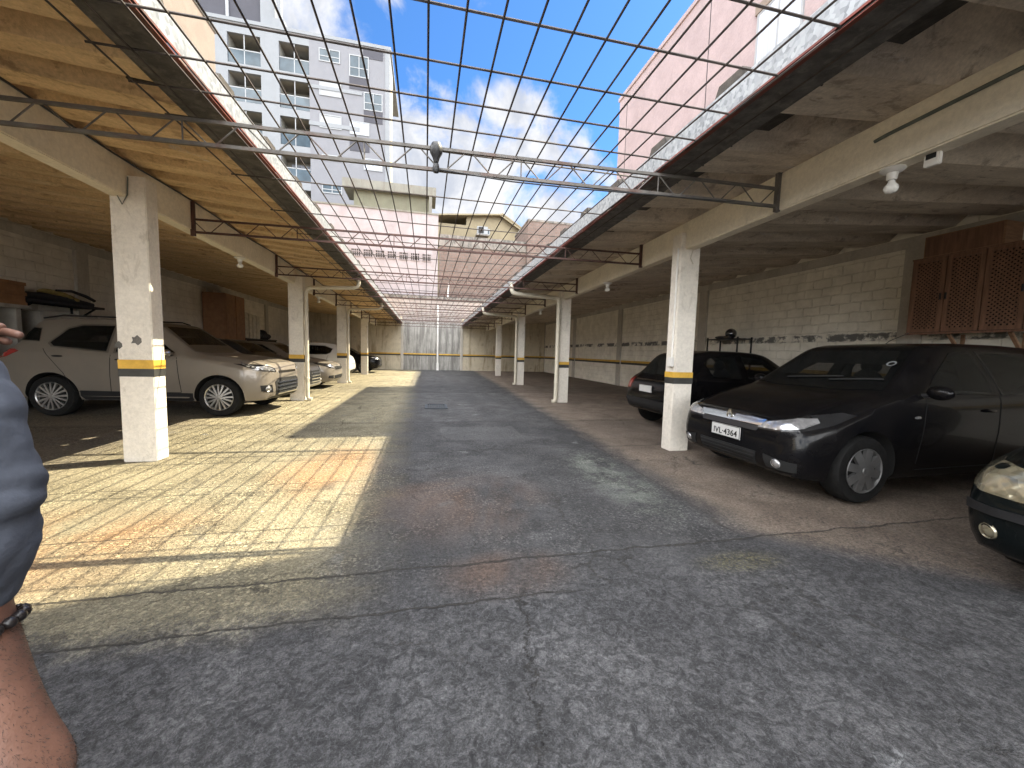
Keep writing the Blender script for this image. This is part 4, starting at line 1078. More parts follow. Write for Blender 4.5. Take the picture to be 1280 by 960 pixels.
        if S.get('cladding'):
            P('sill_cladding', [(fx - r - .07, zb + .0), (rx + r + .07, zb + .02), (rx + r + .07, zb + .2), (fx - r - .07, zb + .17)], 'y', sy, 'trim', step=.08)
        if S.get('rails'):
            MB().tube([(X(rf_ + .1), sy * W * .60, H - .03), (X(rf_ + .25), sy * W * .61, H + .02), (X(rr - .35), sy * W * .59, H + .025), (X(rr - .05), sy * W * .58, H - .03)], .014, 8).build('roof_rail', 'trim', root, local=True)
        if S.get('moulding'):
            z_ = S['moulding']; P('side_moulding', [(fx - r - .12, z_), (rx + r + .12, z_), (rx + r + .12, z_ + .05), (fx - r - .12, z_ + .05)], 'y', sy, 'trim', off=.010, step=.1)
    # front and rear details in front view (y,z)
    for d in S['front']: 
        nm, mat, poly = d[:3]; kids = d[3] if len(d) > 3 else []; off = d[4] if len(d) > 4 else .005
        mir = any(abs(p[0]) > 1e-6 and min(q[0] for q in poly) >= 0 for p in poly)
        for sy in ((1, -1) if mir else (1,)):
            o = P(nm, [(p[0] * sy * W, p[1]) for p in poly], 'x', 1, mat, off=off, step=.035)
            for kn, km, kp in kids: P(kn, [(p[0] * sy * W, p[1]) for p in kp], 'x', 1, km, parent=o, off=off + .004, th=.01, step=.03)
    for d in S['rear']:
        nm, mat, poly = d[:3]; kids = d[3] if len(d) > 3 else []
        mir = min(q[0] for q in poly) >= 0
        for sy in ((1, -1) if mir else (1,)):
            o = P(nm, [(p[0] * sy * W, p[1]) for p in poly], 'x', -1, mat, step=.035)
            for kn, km, kp in kids: P(kn, [(p[0] * sy * W, p[1]) for p in kp], 'x', -1, km, parent=o, off=.009, step=.03)
    for d in S.get('corner', []):   # lamps on the front corners, projected diagonally: poly in (distance round the corner, z)
        nm, mat, poly = d[:3]; kids = d[3] if len(d) > 3 else []
        for sy in (1, -1):
            an = R(38); rx_, ry_ = L / 2 - .12, W * .80
            fn = lambda tt, zz, sy=sy: (Vector((rx_ - math.sin(an) * tt + math.cos(an) * 1.5, sy * (ry_ + math.cos(an) * tt + math.sin(an) * 1.5), zz)), Vector((-math.cos(an), -sy * math.sin(an), 0)))
            o = P(nm, poly, ('d', fn), 1, mat, step=.03)
            for kn, km, kp in kids: P(kn, kp, ('d', fn), 1, km, parent=o, off=.008, th=.01, step=.025)
    if S.get('wrap'):   # lamps that wrap on the wing, seen from the side (x,z)
        for nm, mat, poly, fb in S['wrap']:
            for sy in (-1, 1): P(nm, [(X(a), b) for a, b in poly], 'y', sy, mat, step=.035)
    # number plates
    for end, z_, txt in S.get('plates', []):
        h, nr, i, dd = bvh.ray_cast(Vector((end * 6, 0, z_)), Vector((-end, 0, 0)))
        px_ = h.x + end * .018
        pl_ = MB().box(px_ - .006, px_ + .006, -.2, .2, z_ - .065, z_ + .065).build('number_plate', 'plate', root, local=True, bevel=.002)
        br_ = MB()
        for (a, b, c_, d_) in ((-.2, .2, .058, .064), (-.2, .2, -.064, -.058), (-.2, -.194, -.058, .058), (.194, .2, -.058, .058)): br_.box(px_ + end * .0065 - .001, px_ + end * .0065 + .001, a, b, z_ + c_, z_ + d_)
        br_.build('plate_border', 'ink', pl_, local=True)
        if txt:
            for body_, size, dz in txt:
                cu = bpy.data.curves.new('plate_text', 'FONT'); cu.body = body_; cu.size = size; cu.align_x = 'CENTER'; cu.align_y = 'CENTER'; cu.extrude = .001; cu.space_character = 1.05; cu.offset = .0015
                to = bpy.data.objects.new('tmp_text', cu); COL.objects.link(to)
                dgx = bpy.context.evaluated_depsgraph_get(); dgx.update()
                mt = bpy.data.meshes.new_from_object(to.evaluated_get(dgx)); bpy.data.objects.remove(to)
                if end > 0: mtx = Matrix(((0, 0, 1, px_ + .0075), (1, 0, 0, 0), (0, 1, 0, z_ + dz), (0, 0, 0, 1)))
                else: mtx = Matrix(((0, 0, -1, px_ - .0075), (-1, 0, 0, 0), (0, 1, 0, z_ + dz), (0, 0, 0, 1)))
                mt.transform(mtx); mt.materials.clear(); mt.materials.append(M['ink'])
                lo_ = bpy.data.objects.new('plate_lettering', mt); COL.objects.link(lo_); lo_.parent = pl_
    if S.get('extra'): S['extra'](root, bvh, P, X, W)
    root.location = loc; root.rotation_euler = (0, 0, rz)
    k = S.get('scale', 1); root.scale = (k, k, k)
    return root

def fogs(root, bvh, ys, z, r_=.045, mt='headlamp'):
    for y in ys:
        h, nr, i, dd = bvh.ray_cast(Vector((6, y, z)), Vector((-1, 0, 0)))
        MB().lathe([(0, .012), (r_ * .6, .010), (r_ * .85, .0), (r_, .006), (r_ * 1.1, 0), (r_ * 1.1, -.02)], h + Vector((.004, 0, 0)), nr if nr.x > 0 else -nr, 20).build('fog_lamp', mt, root, smooth=40, local=True)

# --- black compact hatchback facing the camera (right)
def sandero_extra(root, bvh, P, X, W):
    fogs(root, bvh, (.60, -.60), .335, .042)
    h, nr, i, dd = bvh.ray_cast(Vector((6, 0, .70)), Vector((-1, 0, 0)))
    e = MB()   # upright open diamond emblem
    x_ = h.x + .022
    for a, b in (((0, .062), (.036, 0)), ((.036, 0), (0, -.062)), ((0, -.062), (-.036, 0)), ((-.036, 0), (0, .062))):
        e.bar((x_, a[0], .70 + a[1]), (x_, b[0], .70 + b[1]), .016, .018, (1, 0, 0))
    e.build('emblem', 'chrome', root, local=True)
    # round sticker ring on the windscreen, aerial, wipers
    h, nr, i, dd = bvh.ray_cast(Vector((X(1.42), .53, 4)), Vector((0, 0, -1)))
    MB().lathe([(.026, .004), (.04, .007), (.04, .003), (.026, .003)], h + nr * .006, nr, 20).build('inspection_sticker', 'shutter', root, local=True)
    MB().tube([(X(2.1), 0, 1.515), (X(2.17), 0, 1.56), (X(2.45), 0, 1.66)], .004, 6).build('aerial', 'black_plastic', root, local=True)
    for a, b in ((-.35, .25), (.15, .62)):
        pts = []
        for u in range(5):
            y = a + (b - a) * u / 4; h, nr, i, dd = bvh.ray_cast(Vector((X(1.14 + .015 * u), y, 4)), Vector((0, 0, -1))); pts.append(h + nr * .016)
        MB().tube(pts, .007, 6).build('wiper', 'black_plastic', root, local=True)
    for sy in (-1, 1):
        h, nr, i, dd = bvh.ray_cast(Vector((X(1.28), sy * 3, .80)), Vector((0, -sy, 0)))
        MB().ell(h, (.045, .008, .014), 10, 6).build('side_repeater', 'headlamp', root, local=True)
SAND = dict(type='hatch', L=4.02, H=1.53, W=1.75, hf=.77, hz=1.0, drop=.02, cowl=1.02, rf=1.74, rr=3.66, gb=3.90, deck=1.02, belt=.98, zb=.18, r=.315, fo=.72, wb=2.59, paint='p_black', rim='alloy_dark', spokes=8, spw=.11, rimf=.66, round=.12,
    swin=[[(1.42, 1.02), (1.62, 1.18), (2.02, 1.42), (2.32, 1.44), (2.32, 1.01)], [(2.40, 1.01), (2.40, 1.44), (3.15, 1.43), (3.46, 1.36), (3.40, 1.10), (3.2, 1.03)]],
    seams=[(1.38, .98, 1.34, .36), (2.36, 1.0, 2.38, .30), (1.34, .30, 3.0, .32), (3.28, 1.02, 3.05, .55)], handles=[(2.20, .86), (3.12, .89)],
    corner=[('headlight', 'lamp_smoke', [(-.34, .625), (-.15, .635), (.05, .665), (.25, .73), (.40, .815), (.30, .835), (.10, .80), (-.12, .745), (-.32, .69)], [('reflector', 'headlamp', [(-.32, .64), (-.14, .648), (.04, .685), (.15, .74), (.13, .775), (.0, .765), (-.14, .73), (-.30, .685)])])],
    front=[           ('chrome_strip', 'chrome', [(-.46, .655), (.46, .655), (.50, .715), (.2, .735), (-.2, .735), (-.50, .715)], [], .010),
           ('upper_grille', 'black_plastic', [(-.42, .60), (.42, .60), (.46, .65), (-.46, .65)]),
           ('lower_grille', 'arch', [(-.42, .27), (.42, .27), (.44, .40), (-.44, .40)], [('grille_slat', 'trim', [(-.42, .30), (.42, .30), (.42, .312), (-.42, .312)]), ('grille_slat', 'trim', [(-.42, .335), (.42, .335), (.42, .347), (-.42, .347)]), ('grille_slat', 'trim', [(-.43, .37), (.43, .37), (.43, .382), (-.43, .382)])]),
           ('fog_surround', 'arch', [(.56, .28), (.84, .28), (.86, .37), (.54, .40)])],
    rear=[('tail_light', 'red_lens', [(.76, .80), (.93, .80), (.90, 1.02), (.76, 1.04)])],
    plates=[(1, .53, [('IVL·4364', .088, -.014)])], extra=sandero_extra)
# --- older black hatchback, rear towards the aisle
OLD = dict(type='hatch', L=3.80, H=1.43, W=1.64, hf=.74, hz=.93, cowl=1.12, rf=1.85, rr=3.25, gb=3.62, deck=.95, belt=.90, zb=.20, r=.285, fo=.74, wb=2.44, paint='p_black', rim='alloy', spokes=6, spw=.13, rimf=.64, round=.12,
    swin=[[(1.38, .95), (1.62, 1.12), (2.0, 1.33), (2.36, 1.35), (2.36, .94)], [(2.46, .94), (2.46, 1.35), (2.95, 1.32), (3.12, 1.22), (3.05, .98)]],
    seams=[(1.36, .92, 1.33, .34), (2.41, .92, 2.43, .32), (1.33, .29, 2.43, .30)], handles=[(2.22, .80)], handle_mat='black_plastic', moulding=.50,
    front=[('headlight', 'headlamp', [(.50, .56), (.88, .58), (.88, .70), (.50, .69)])],
    rear=[('tail_light', 'red_lens', [(.70, .70), (.91, .70), (.88, .88), (.70, .90)]), ('rear_bumper', 'trim', [(-.90, .36), (.90, .36), (.92, .53), (-.92, .53)], [], ), ('chrome_strip', 'chrome', [(-.55, .865), (.55, .865), (.55, .885), (-.55, .885)])],
    plates=[(-1, .72, None)])
# --- dark green-black hatchback at the right edge
def corsa_extra(root, bvh, P, X, W): fogs(root, bvh, (.60, -.60), .36, .042, 'headlamp_old')
GREEN = dict(type='hatch', L=3.85, H=1.43, W=1.66, hf=.76, hz=.95, cowl=1.10, rf=1.80, rr=3.3, gb=3.66, deck=.95, belt=.93, zb=.18, r=.29, fo=.76, wb=2.45, paint='p_green', rim='alloy', spokes=6, round=.13,
    swin=[[(1.38, .97), (1.6, 1.13), (1.96, 1.33), (2.3, 1.35), (2.3, .96)], [(2.4, .96), (2.4, 1.35), (2.95, 1.32), (3.15, 1.2), (3.05, 1.0)]],
    seams=[(1.36, .94, 1.33, .34), (2.35, .94, 2.37, .32)], handles=[(2.2, .82)],
    corner=[('headlight', 'headlamp_old', [(-.30, .57), (-.05, .575), (.14, .62), (.22, .70), (.16, .755), (-.05, .745), (-.26, .72)])],
    front=[('chrome_strip', 'chrome', [(-.34, .63), (.34, .63), (.36, .66), (-.36, .66)]),
           ('bumper_strip', 'trim', [(-.86, .46), (.86, .46), (.88, .505), (-.88, .505)], [], .012),
           ('lower_grille', 'arch', [(-.44, .26), (.44, .26), (.40, .40), (-.40, .40)])],
    rear=[('tail_light', 'red_lens', [(.70, .70), (.91, .70), (.88, .88), (.70, .90)])], extra=corsa_extra)
# --- champagne compact SUV
def eco_extra(root, bvh, P, X, W):
    fogs(root, bvh, (.66, -.66), .50, .05)
    sl = MB()
    for k in range(4):
        z = .60 - k * .07
        m = patch_mesh(bvh, [(-.50 * W, z - .012), (.50 * W, z - .012), (.50 * W, z + .012), (-.50 * W, z + .012)], 'x', 1, .022, .03, .06); sl.add(m.v, m.f)
    sl.build('grille_bar', 'chrome', root, smooth=35, local=True)
    MB().tube([(X(2.6), .0, 1.66), (X(2.75), 0, 1.72)], .004, 6).build('aerial', 'black_plastic', root, local=True)
ECO = dict(type='hatch', L=4.24, H=1.70, W=1.76, hf=.98, hz=1.12, cowl=1.20, rf=1.95, rr=3.75, gb=4.10, deck=1.08, belt=1.06, zb=.25, r=.35, fo=.80, wb=2.56, paint='p_beige', rim='alloy', spokes=8, spw=.075, rimf=.68, split=True, round=.27, rails=True, cladding=True, scale=1.01,
    swin=[[(1.48, 1.12), (1.75, 1.32), (2.12, 1.56), (2.42, 1.59), (2.42, 1.10)], [(2.50, 1.10), (2.50, 1.59), (3.02, 1.58), (3.22, 1.51), (3.42, 1.24), (3.35, 1.18)], [(3.55, 1.26), (3.62, 1.50), (3.78, 1.51), (3.96, 1.28)]],
    seams=[(1.45, 1.05, 1.40, .44), (2.46, 1.07, 2.48, .40), (1.40, .43, 3.0, .43), (3.46, 1.15, 3.16, .75), (3.16, .75, 3.02, .43)], handles=[(2.30, .99), (3.22, 1.03)], handle_mat='trim', mirror_mat='chrome',
    front=[('headlight', 'lamp_smoke', [(.55, .80), (.86, .84), (.94, .90), (.94, .955), (.80, .945), (.56, .87)], [('reflector', 'headlamp', [(.60, .815), (.82, .845), (.88, .90), (.78, .92), (.60, .86)])]),
           ('grille', 'arch', [(-.54, .36), (.54, .36), (.60, .62), (.48, .68), (-.48, .68), (-.60, .62)]),
           ('upper_grille', 'chrome', [(-.46, .78), (.46, .78), (.46, .82), (-.46, .82)]),
           ('fog_surround', 'trim', [(.64, .42), (.84, .45), (.86, .56), (.68, .57)]),
           ('skid_plate', 'trim', [(-.7, .30), (.7, .30), (.66, .345), (-.66, .345)])],
    wrap=[('headlight', 'headlamp', [(.12, .88), (.22, .90), (.50, 1.0), (.44, .95), (.20, .84)], 0), ('tail_light', 'red_lens', [(4.0, 1.0), (4.13, .98), (4.13, 1.14), (3.86, 1.13), (3.80, 1.10)], 1)],
    rear=[('tail_light', 'red_lens', [(.72, .98), (.90, .98), (.88, 1.14), (.72, 1.12)]), ('rear_bumper', 'trim', [(-.86, .46), (.86, .46), (.88, .64), (-.88, .64)])], extra=eco_extra)
# --- graphite hatch with chrome hexagon grille
def hex_extra(root, bvh, P, X, W):
    sl = MB()
    for k in range(4):
        z = .60 - k * .08
        m = patch_mesh(bvh, [(-.42 * W, z - .012), (.42 * W, z - .012), (.42 * W, z + .012), (-.42 * W, z + .012)], 'x', 1, .02, .03, .06); sl.add(m.v, m.f)
    sl.build('grille_bar', 'chrome', root, smooth=35, local=True); fogs(root, bvh, (.6, -.6), .36, .045)
DARK = dict(type='hatch', L=3.95, H=1.47, W=1.70, hf=.82, hz=1.0, cowl=1.12, rf=1.85, rr=3.4, gb=3.76, deck=1.0, belt=.97, zb=.18, r=.31, fo=.80, wb=2.5, paint='p_dark', rim='alloy', spokes=5, round=.2,
    swin=[[(1.40, 1.01), (1.62, 1.16), (2.0, 1.37), (2.32, 1.39), (2.32, 1.0)], [(2.4, 1.0), (2.4, 1.39), (3.0, 1.37), (3.3, 1.22), (3.2, 1.05)]], seams=[(1.36, .98, 1.33, .34), (2.36, .98, 2.38, .32)], handles=[(2.2, .86), (3.05, .89)],
    front=[('headlight', 'lamp_smoke', [(.52, .68), (.84, .72), (.94, .80), (.90, .85), (.72, .81), (.54, .75)], [('reflector', 'headlamp', [(.58, .69), (.80, .73), (.86, .79), (.72, .785), (.58, .74)])]),
           ('grille', 'arch', [(-.40, .33), (.40, .33), (.52, .52), (.42, .66), (-.42, .66), (-.52, .52)]),
           ('bumper_lip', 'p_silver', [(-.80, .24), (.80, .24), (.78, .31), (-.78, .31)], [], .02)],
    rear=[('tail_light', 'red_lens', [(.72, .80), (.93, .80), (.90, .98), (.72, 1.0)])], extra=hex_extra)
# --- silver-beige sedan
SED = dict(type='sedan', L=4.30, H=1.46, W=1.72, hf=.80, hz=.98, cowl=1.15, rf=1.9, rr=3.15, gb=3.72, deck=1.02, belt=.96, zb=.18, r=.305, fo=.82, wb=2.5, paint='p_beige', rim='alloy', spokes=7, round=.2,
    swin=[[(1.42, 1.0), (1.66, 1.15), (2.05, 1.36), (2.36, 1.38), (2.36, .99)], [(2.44, .99), (2.44, 1.38), (2.95, 1.36), (3.3, 1.18), (3.2, 1.02)]], seams=[(1.38, .96, 1.35, .34), (2.4, .97, 2.42, .32)], handles=[(2.25, .85), (3.1, .88)],
    front=[('headlight', 'lamp_smoke', [(.46, .62), (.80, .66), (.93, .76), (.90, .83), (.72, .80), (.50, .73)], [('reflector', 'headlamp', [(.52, .64), (.76, .68), (.84, .75), (.70, .76), (.54, .70)])]),
           ('upper_grille', 'arch', [(-.40, .60), (.40, .60), (.44, .70), (-.44, .70)]), ('lower_grille', 'arch', [(-.5, .30), (.5, .30), (.54, .42), (-.54, .42)]), ('fog_surround', 'trim', [(.62, .32), (.84, .34), (.84, .42), (.64, .43)])],
    rear=[('tail_light', 'red_lens', [(.66, .78), (.92, .78), (.90, .96), (.66, .96)])])
# --- white hatch seen from the rear
WHITE = dict(type='hatch', L=4.05, H=1.50, W=1.74, hf=.82, hz=1.0, cowl=1.12, rf=1.85, rr=3.5, gb=3.86, deck=1.02, belt=.98, zb=.18, r=.315, fo=.82, wb=2.55, paint='p_white', rim='alloy', spokes=5, round=.1,
    swin=[[(1.40, 1.02), (1.62, 1.17), (2.02, 1.39), (2.34, 1.41), (2.34, 1.01)], [(2.42, 1.01), (2.42, 1.41), (3.1, 1.39), (3.42, 1.27), (3.35, 1.10), (3.2, 1.03)]], seams=[(1.38, .98, 1.34, .34), (2.38, .99, 2.4, .32), (3.25, 1.0, 3.08, .55)], handles=[(2.22, .87), (3.12, .90)],
    front=[('headlight', 'headlamp', [(.52, .66), (.90, .72), (.88, .82), (.54, .76)])],
    wrap=[('tail_light', 'red_lens', [(3.66, .88), (3.90, .86), (3.90, 1.02), (3.70, 1.03)], 1)],
    rear=[('tail_light', 'red_lens', [(.70, .84), (.93, .84), (.90, 1.02), (.70, 1.03)]), ('rear_bumper_insert', 'trim', [(-.7, .30), (.7, .30), (.66, .42), (-.66, .42)])])
# --- black car at the far end
FAR = dict(type='hatch', L=4.1, H=1.50, W=1.74, hf=.88, hz=1.04, cowl=1.15, rf=1.88, rr=3.5, gb=3.88, deck=1.05, belt=1.0, zb=.22, r=.33, fo=.80, wb=2.55, paint='p_black', rim='alloy_dark', spokes=6, round=.1,
    swin=[[(1.42, 1.05), (1.66, 1.2), (2.02, 1.4), (2.34, 1.42), (2.34, 1.04)], [(2.42, 1.04), (2.42, 1.42), (3.1, 1.4), (3.4, 1.26), (3.3, 1.08)]], seams=[(1.4, 1.0, 1.36, .36), (2.38, 1.02, 2.4, .34)], handles=[(2.22, .9)],
    front=[('headlight', 'headlamp', [(.50, .72), (.86, .76), (.92, .85), (.80, .87), (.54, .82)]), ('upper_grille', 'trim', [(-.42, .66), (.42, .66), (.46, .78), (-.46, .78)]), ('lower_grille', 'trim', [(-.6, .30), (.6, .30), (.62, .46), (-.62, .46)])],
    rear=[('tail_light', 'red_lens', [(.72, .84), (.93, .84), (.90, 1.02), (.72, 1.02)])])

PI = math.pi
GR, GL = 'cars parked on the right', 'cars parked on the left'
car(SAND, 'black hatchback with plate IVL-4364 facing the aisle beside the nearest right column', (3.18 + 2.01, 3.50, 0), PI + R(0), GR)
car(OLD, 'older black hatchback parked rear-out behind the nearest right column', (3.90 + 1.9, 6.28, 0), 0, GR)
car(GREEN, 'greenish black car with yellowed headlights cut by the right edge', (3.13 + 1.92, .88, 0), PI, GR)
car(ECO, 'champagne compact SUV with roof rails parked beside the nearest left column', (-2.76 - 2.14, 8.86, 0), R(-4), GL)
car(DARK, 'dark graphite hatchback with a chrome barred grille parked next to the champagne SUV', (-3.0 - 1.97, 11.75, 0), R(-2), GL)
car(SED, 'beige silver sedan parked between the graphite hatchback and the third left column', (-2.85 - 2.15, 13.95, 0), R(-2), GL)
car(WHITE, 'white hatchback parked rear-out with red tail lights showing', (-3.0 - 2.02, 17.4, 0), PI + R(1), GL)
car(FAR, 'black car at the far end of the left row behind the farthest column', (-2.45 - 2.05, 22.7, 0), R(0), GL)

# ------------------------------------------------------------------ person at the left edge
def skin_mesh(name, pts, edges, radii, mat, parent, root_i=0, sub=2):
    me = bpy.data.meshes.new(name); off = parent.location if parent else Vector((0, 0, 0))
    me.from_pydata([tuple(Vector(p) - off) for p in pts], edges, [])
    o = bpy.data.objects.new(name, me); COL.objects.link(o)
    md = o.modifiers.new('skin', 'SKIN'); md.use_smooth_shade = True
    for i, v in enumerate(me.skin_vertices[0].data):
        rr = radii[i]; v.radius = (rr, rr) if not isinstance(rr, tuple) else rr; v.use_root = (i == root_i)
    o.modifiers.new('sub', 'SUBSURF').levels = sub; o.modifiers['sub'].render_levels = sub
    d = bpy.context.evaluated_depsgraph_get(); d.update()
    m2 = bpy.data.meshes.new_from_object(o.evaluated_get(d)); o.modifiers.clear(); o.data = m2; bpy.data.meshes.remove(me)
    m2.name = name; m2.materials.clear(); m2.materials.append(M[mat]); m2.shade_smooth()
    if parent: o.parent = parent
    return o
per = thing('person', (-1.0, .72, 0), 'person in a grey-blue shirt at the left edge, one hand raised', 'person')
Pn = [(-1.0, .70, .92), (-1.0, .71, 1.10), (-1.0, .70, 1.30), (-1.0, .69, 1.42), (-1.0, .70, 1.50), (-1.0, .73, 1.585), (-1.0, .74, 1.67),
      (-.90, .71, .88), (-.90, .74, .48), (-.90, .70, .09), (-.90, .86, .05),
      (-1.10, .71, .88), (-1.10, .74, .48), (-1.10, .70, .09), (-1.10, .86, .05),
      (-.80, .68, 1.40), (-.68, .675, 1.28), (-.608, .66, 1.08), (-.64, .665, .93), (-.605, .65, .83), (-.525, .615, .69), (-.495, .60, .61),
      (-1.17, .69, 1.40), (-1.24, .74, 1.24), (-1.22, .86, 1.10), (-1.04, .95, 1.20), (-.885, .90, 1.268), (-.81, .86, 1.295), (-.775, .84, 1.302)]
Ed = [(0, 1), (1, 2), (2, 3), (3, 4), (4, 5), (5, 6), (0, 7), (7, 8), (8, 9), (9, 10), (0, 11), (11, 12), (12, 13), (13, 14), (3, 15), (15, 16), (16, 17), (17, 18), (18, 19), (19, 20), (20, 21), (3, 22), (22, 23), (23, 24), (24, 25), (25, 26), (26, 27), (27, 28)]
Rd = [.13, .125, .14, .12, .055, .085, .08, .085, .056, .045, .035, .085, .056, .045, .035,   .058, .052, .05, .052, .05, (.040, .032), (.046, .022), .058, .048, .042, .036, .027, (.04, .019), (.036, .018)]
# fingers are chains rooted inside the palms (one continuous body mesh)
def finger(root_i, base, tip_dirs, ls, r0):
    p = Vector(base); Pn.append(tuple(p)); Rd.append(r0); Ed.append((root_i, len(Pn) - 1))
    for d, l in zip(tip_dirs, ls):
        p = p + Vector(d).normalized() * l; Pn.append(tuple(p)); Rd.append(r0 * .92); Ed.append((len(Pn) - 2, len(Pn) - 1)); r0 *= .94
# hanging hand: fingers curl down and forward
for k, (dx, dy) in enumerate(((.022, .028), (.012, .010), (.0, -.008), (-.012, -.024))):
    l = (.042, .046, .043, .034)[k]
    finger(21, (-.472 + dx * .5, .592 + dy * 1.15, .575 + .3 * dx), [(.45, .0, -1), (.3, .05, -1), (-.25, .05, -1)], (l, l * .7, l * .55), .0095)
finger(20, (-.515, .655, .63), [(.35, .5, -1), (.3, .1, -1)], (.040, .032), .0115)
# raised hand: fingers point to the right of the picture
for k, (dy, dz) in enumerate(((-.004, .026), (-.002, .008), (0, -.010), (.002, -.026))):
    l = (.034, .047, .036, .022)[k]
    finger(28, (-.75, .83 + dy, 1.304 + dz * .62), [(1, -.25, .12 - .02 * k), (1, -.3, -.06), (1, -.3, -.25)], (l, l * .72, l * .55), .0085)
finger(27, (-.80, .84, 1.335), [(.4, -.2, 1), (.6, -.2, .8)], (.034, .028), .0105)
skin_mesh('body', Pn, Ed, Rd, 'skin', per, 0, 2)
hd = MB().ell((-1.0, .725, 1.65), (.078, .098, .118), 20, 14); hd.ell((-1.0, .825, 1.635), (.016, .022, .026), 10, 8)
hd.ell((-1.078, .725, 1.64), (.012, .024, .034), 10, 8); hd.ell((-.922, .725, 1.64), (.012, .024, .034), 10, 8)
hd.build('head', 'skin', per, smooth=80)
MB().ell((-1.0, .705, 1.69), (.086, .098, .092), 20, 12).build('hair', 'hair', per, smooth=80)
for ex_ in (-1.03, -.97): MB().ell((ex_, .815, 1.665), (.012, .008, .007), 10, 6).build('eye', 'shutter', per)
MB().ell((-1.0, .812, 1.585), (.026, .010, .008), 10, 6).build('mouth', 'red_steel', per)
# shirt: torso with both sleeves
Ps = [(-1.0, .70, .86), (-1.0, .715, 1.10), (-1.0, .70, 1.30), (-1.0, .69, 1.41), (-.80, .68, 1.40), (-.685, .675, 1.29), (-.632, .668, 1.18), (-.602, .66, 1.08), (-.622, .665, .985), (-.655, .665, .905),
      (-1.16, .69, 1.40), (-1.24, .74, 1.24), (-1.22, .86, 1.10), (-1.06, .93, 1.165)]
Es = [(0, 1), (1, 2), (2, 3), (3, 4), (4, 5), (5, 6), (6, 7), (7, 8), (8, 9), (3, 10), (10, 11), (11, 12), (12, 13)]
Rs = [.175, .165, .165, .125, .09, .082, .078, .078, .07, .06, .085, .07, .066, .055]
sh_ = skin_mesh('shirt', Ps, Es, Rs, 'shirt', per, 0, 4)
from mathutils import noise as mno
for v in sh_.data.vertices:
    q = v.co + per.location
    k = mno.noise(Vector((q.x * 6, q.y * 6, q.z * 17 + q.x * 9))) * .6 + abs(mno.noise(Vector((q.x * 9 + 5, q.y * 9, q.z * 26 - q.x * 16)))) * .7
    v.co += v.normal * (k - .2) * .019
Pt = [(-1.0, .70, .93), (-.90, .71, .86), (-.90, .74, .48), (-.90, .70, .12), (-1.10, .71, .86), (-1.10, .74, .48), (-1.10, .70, .12)]
skin_mesh('trousers', Pt, [(0, 1), (1, 2), (2, 3), (0, 4), (4, 5), (5, 6)], [.155, .115, .08, .07, .115, .08, .07], 'jeans', per, 0, 2)
bd = MB()
for k in range(22):
    a = 2 * PI * k / 22; bd.ell((-.632 + .058 * math.cos(a), .66 + .058 * math.sin(a), .878 + .02 * math.cos(a)), (.0085, .0085, .0085), 8, 6)
bd.build('bead_bracelet', 'beads', per, smooth=60)

# short hairs on the bare forearm
hr = MB(); rnd = random.Random(5); bo = [o for o in COL.objects if o.parent == per and o.name.startswith('body')][0]
for pf in bo.data.polygons:
    q = pf.center + per.location
    if q.z > .90 or q.z < .60 or q.x < -.70 or q.x > -.44 or q.y > .72: continue
    for _ in range(14):
        vs = [bo.data.vertices[i].co for i in pf.vertices]; a_, b_ = rnd.random(), rnd.random()
        base = (vs[0] * (1 - a_) + vs[1] * a_) * (1 - b_) + (vs[-1] * (1 - a_) + vs[2] * a_) * b_ + per.location
        d = (pf.normal + Vector((rnd.uniform(-.6, .9), rnd.uniform(-.5, .5), -rnd.uniform(.4, 1.4)))).normalized() * rnd.uniform(.003, .0075)
        sd2 = d.orthogonal().normalized() * .00028
        hr.add([base - sd2, base + sd2, base + d], [(0, 1, 2)])
hr.build('arm_hair', 'hair', per)

# ------------------------------------------------------------------ camera
ROLL, F_, VX, VY = .027, 482., 532., 438.
c, s = math.cos(ROLL), math.sin(ROLL)
dx, dy = VX - 640, VY - 480
lx, ly = c * dx + s * dy, -s * dx + c * dy
v = Vector((lx, -ly, F_)).normalized()
psi = -math.asin(v.x); pit = math.atan2(v.y, v.z)
Rt = Vector((math.cos(psi), -math.sin(psi), 0)); Fw = Vector((math.sin(psi) * math.cos(pit), math.cos(psi) * math.cos(pit), -math.sin(pit))); Up = Rt.cross(Fw)
Xc = Rt * c + Up * s; Yd = Rt * s - Up * c
cam = bpy.data.cameras.new('camera'); co_ = bpy.data.objects.new('camera', cam); COL.objects.link(co_)
cam.sensor_fit = 'HORIZONTAL'; cam.sensor_width = 36; cam.lens = F_ / 1280 * 36; cam.clip_end = 2000; cam.clip_start = .02
mw = Matrix.Identity(4)
for i in range(3): mw[i][0] = Xc[i]; mw[i][1] = -Yd[i]; mw[i][2] = -Fw[i]
mw[2][3] = 1.3; co_.matrix_world = mw
scn.camera = co_

# ------------------------------------------------------------------ light
AZ_, EL_ = R(73.2), R(49.9)
sd_ = Vector((math.sin(AZ_) * math.cos(EL_), math.cos(AZ_) * math.cos(EL_), math.sin(EL_)))
sun = bpy.data.lights.new('sun', 'SUN'); so = bpy.data.objects.new('sun', sun); COL.objects.link(so)
sun.energy = 4.6; sun.angle = R(.4); sun.color = (1, .89, .66)
so.rotation_euler = (-sd_).to_track_quat('-Z', 'Y').to_euler(); so.location = sd_ * 60

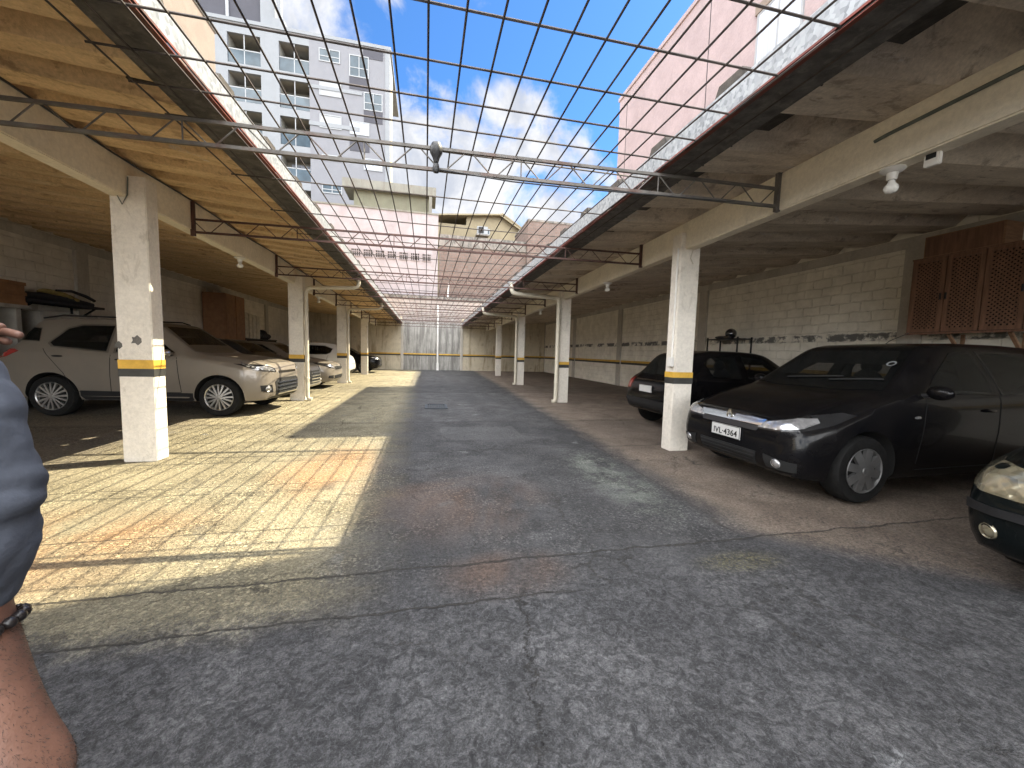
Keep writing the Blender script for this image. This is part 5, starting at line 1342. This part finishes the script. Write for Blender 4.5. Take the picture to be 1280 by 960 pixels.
w = bpy.data.worlds.new('World'); scn.world = w; w.use_nodes = True
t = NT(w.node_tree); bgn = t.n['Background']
sky = t.new('ShaderNodeTexSky', sky_type='NISHITA'); sky.sun_disc = False; sky.sun_elevation = EL_; sky.sun_rotation = AZ_; sky.air_density = 1.0; sky.dust_density = .4; sky.ozone_density = 2.0
tc = t.new('ShaderNodeTexCoord'); dirv = t.vmath('NORMALIZE', tc.outputs['Generated'])
def pix_dir(u, v_): return (Xc * (u - 640) + Yd * (v_ - 480) + Fw * F_).normalized()
# cumulus banks, placed by their direction in the sky
banks = [(560, 235, 17, 6, .30), (640, 215, 13, 5, .30), (710, 250, 12, 5, .30), (520, 170, 6, 2, .26), (760, 270, 12, 4, .28), (400, 5, 12, 3, .27), (470, 40, 5, 1.5, .20), (330, -30, 14, 4, .3), (600, -20, 4, .5, .14), (760, 98, 3, .4, .12), (740, 150, 5, 1, .12), (640, 150, 5, 1, .16)]
bias = None
for (u, v_, ro, ri, amp) in banks:
    dv = t.vmath('DOT_PRODUCT', dirv, tuple(pix_dir(u, v_)))
    b_ = t.math('MULTIPLY', t.ramp(dv, math.cos(R(ro)), math.cos(R(ri))), amp)
    bias = b_ if bias is None else t.math('MAXIMUM', bias, b_)
# unseen bright cloud behind, to the left and overhead, added as fill light
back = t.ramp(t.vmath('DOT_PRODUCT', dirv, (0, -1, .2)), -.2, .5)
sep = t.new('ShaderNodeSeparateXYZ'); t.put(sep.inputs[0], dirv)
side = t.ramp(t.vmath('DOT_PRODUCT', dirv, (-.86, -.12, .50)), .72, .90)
high = t.math('MAXIMUM', t.math('MAXIMUM', back, side), t.ramp(sep.outputs[2], .80, .93))      # mask of the added fill cloud, outside the view
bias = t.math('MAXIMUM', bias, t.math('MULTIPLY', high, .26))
wn_ = t.noise(dirv, 6.5, 8, .6, .35); wn2 = t.noise(t.scalevec(dirv, (1, 1, 1.6)), 2.2, 6, .6)
dens = t.math('ADD', t.math('ADD', t.math('MULTIPLY', wn_, .62), t.math('MULTIPLY', wn2, .38)), bias)
msk = t.ramp(dens, .655, .80)
shade = t.ramp(t.noise(t.vmath('ADD', dirv, (.02, .0, .05)), 8, 9, .62, .3), .32, .68)
cloud = t.mix(shade, (1.72, 1.84, 2.1), (2.9, 2.9, 2.95))
skyc = t.mix(1.0, sky.outputs[0], (.27, .475, .68), 'MULTIPLY')
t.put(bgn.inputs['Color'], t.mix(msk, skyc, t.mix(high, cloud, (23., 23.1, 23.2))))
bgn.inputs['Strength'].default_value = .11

scn.view_settings.view_transform = 'Standard'; scn.view_settings.look = 'None'; scn.view_settings.gamma = 1; scn.view_settings.use_curve_mapping = False
scn.view_settings.exposure = 1.82
scn.render.engine = 'CYCLES'
cy = scn.cycles; cy.max_bounces = 7; cy.diffuse_bounces = 5; cy.glossy_bounces = 3; cy.transparent_max_bounces = 8; cy.caustics_reflective = False; cy.caustics_refractive = False; cy.use_adaptive_sampling = True; cy.adaptive_threshold = .02; cy.use_denoising = True; cy.sample_clamp_indirect = 8
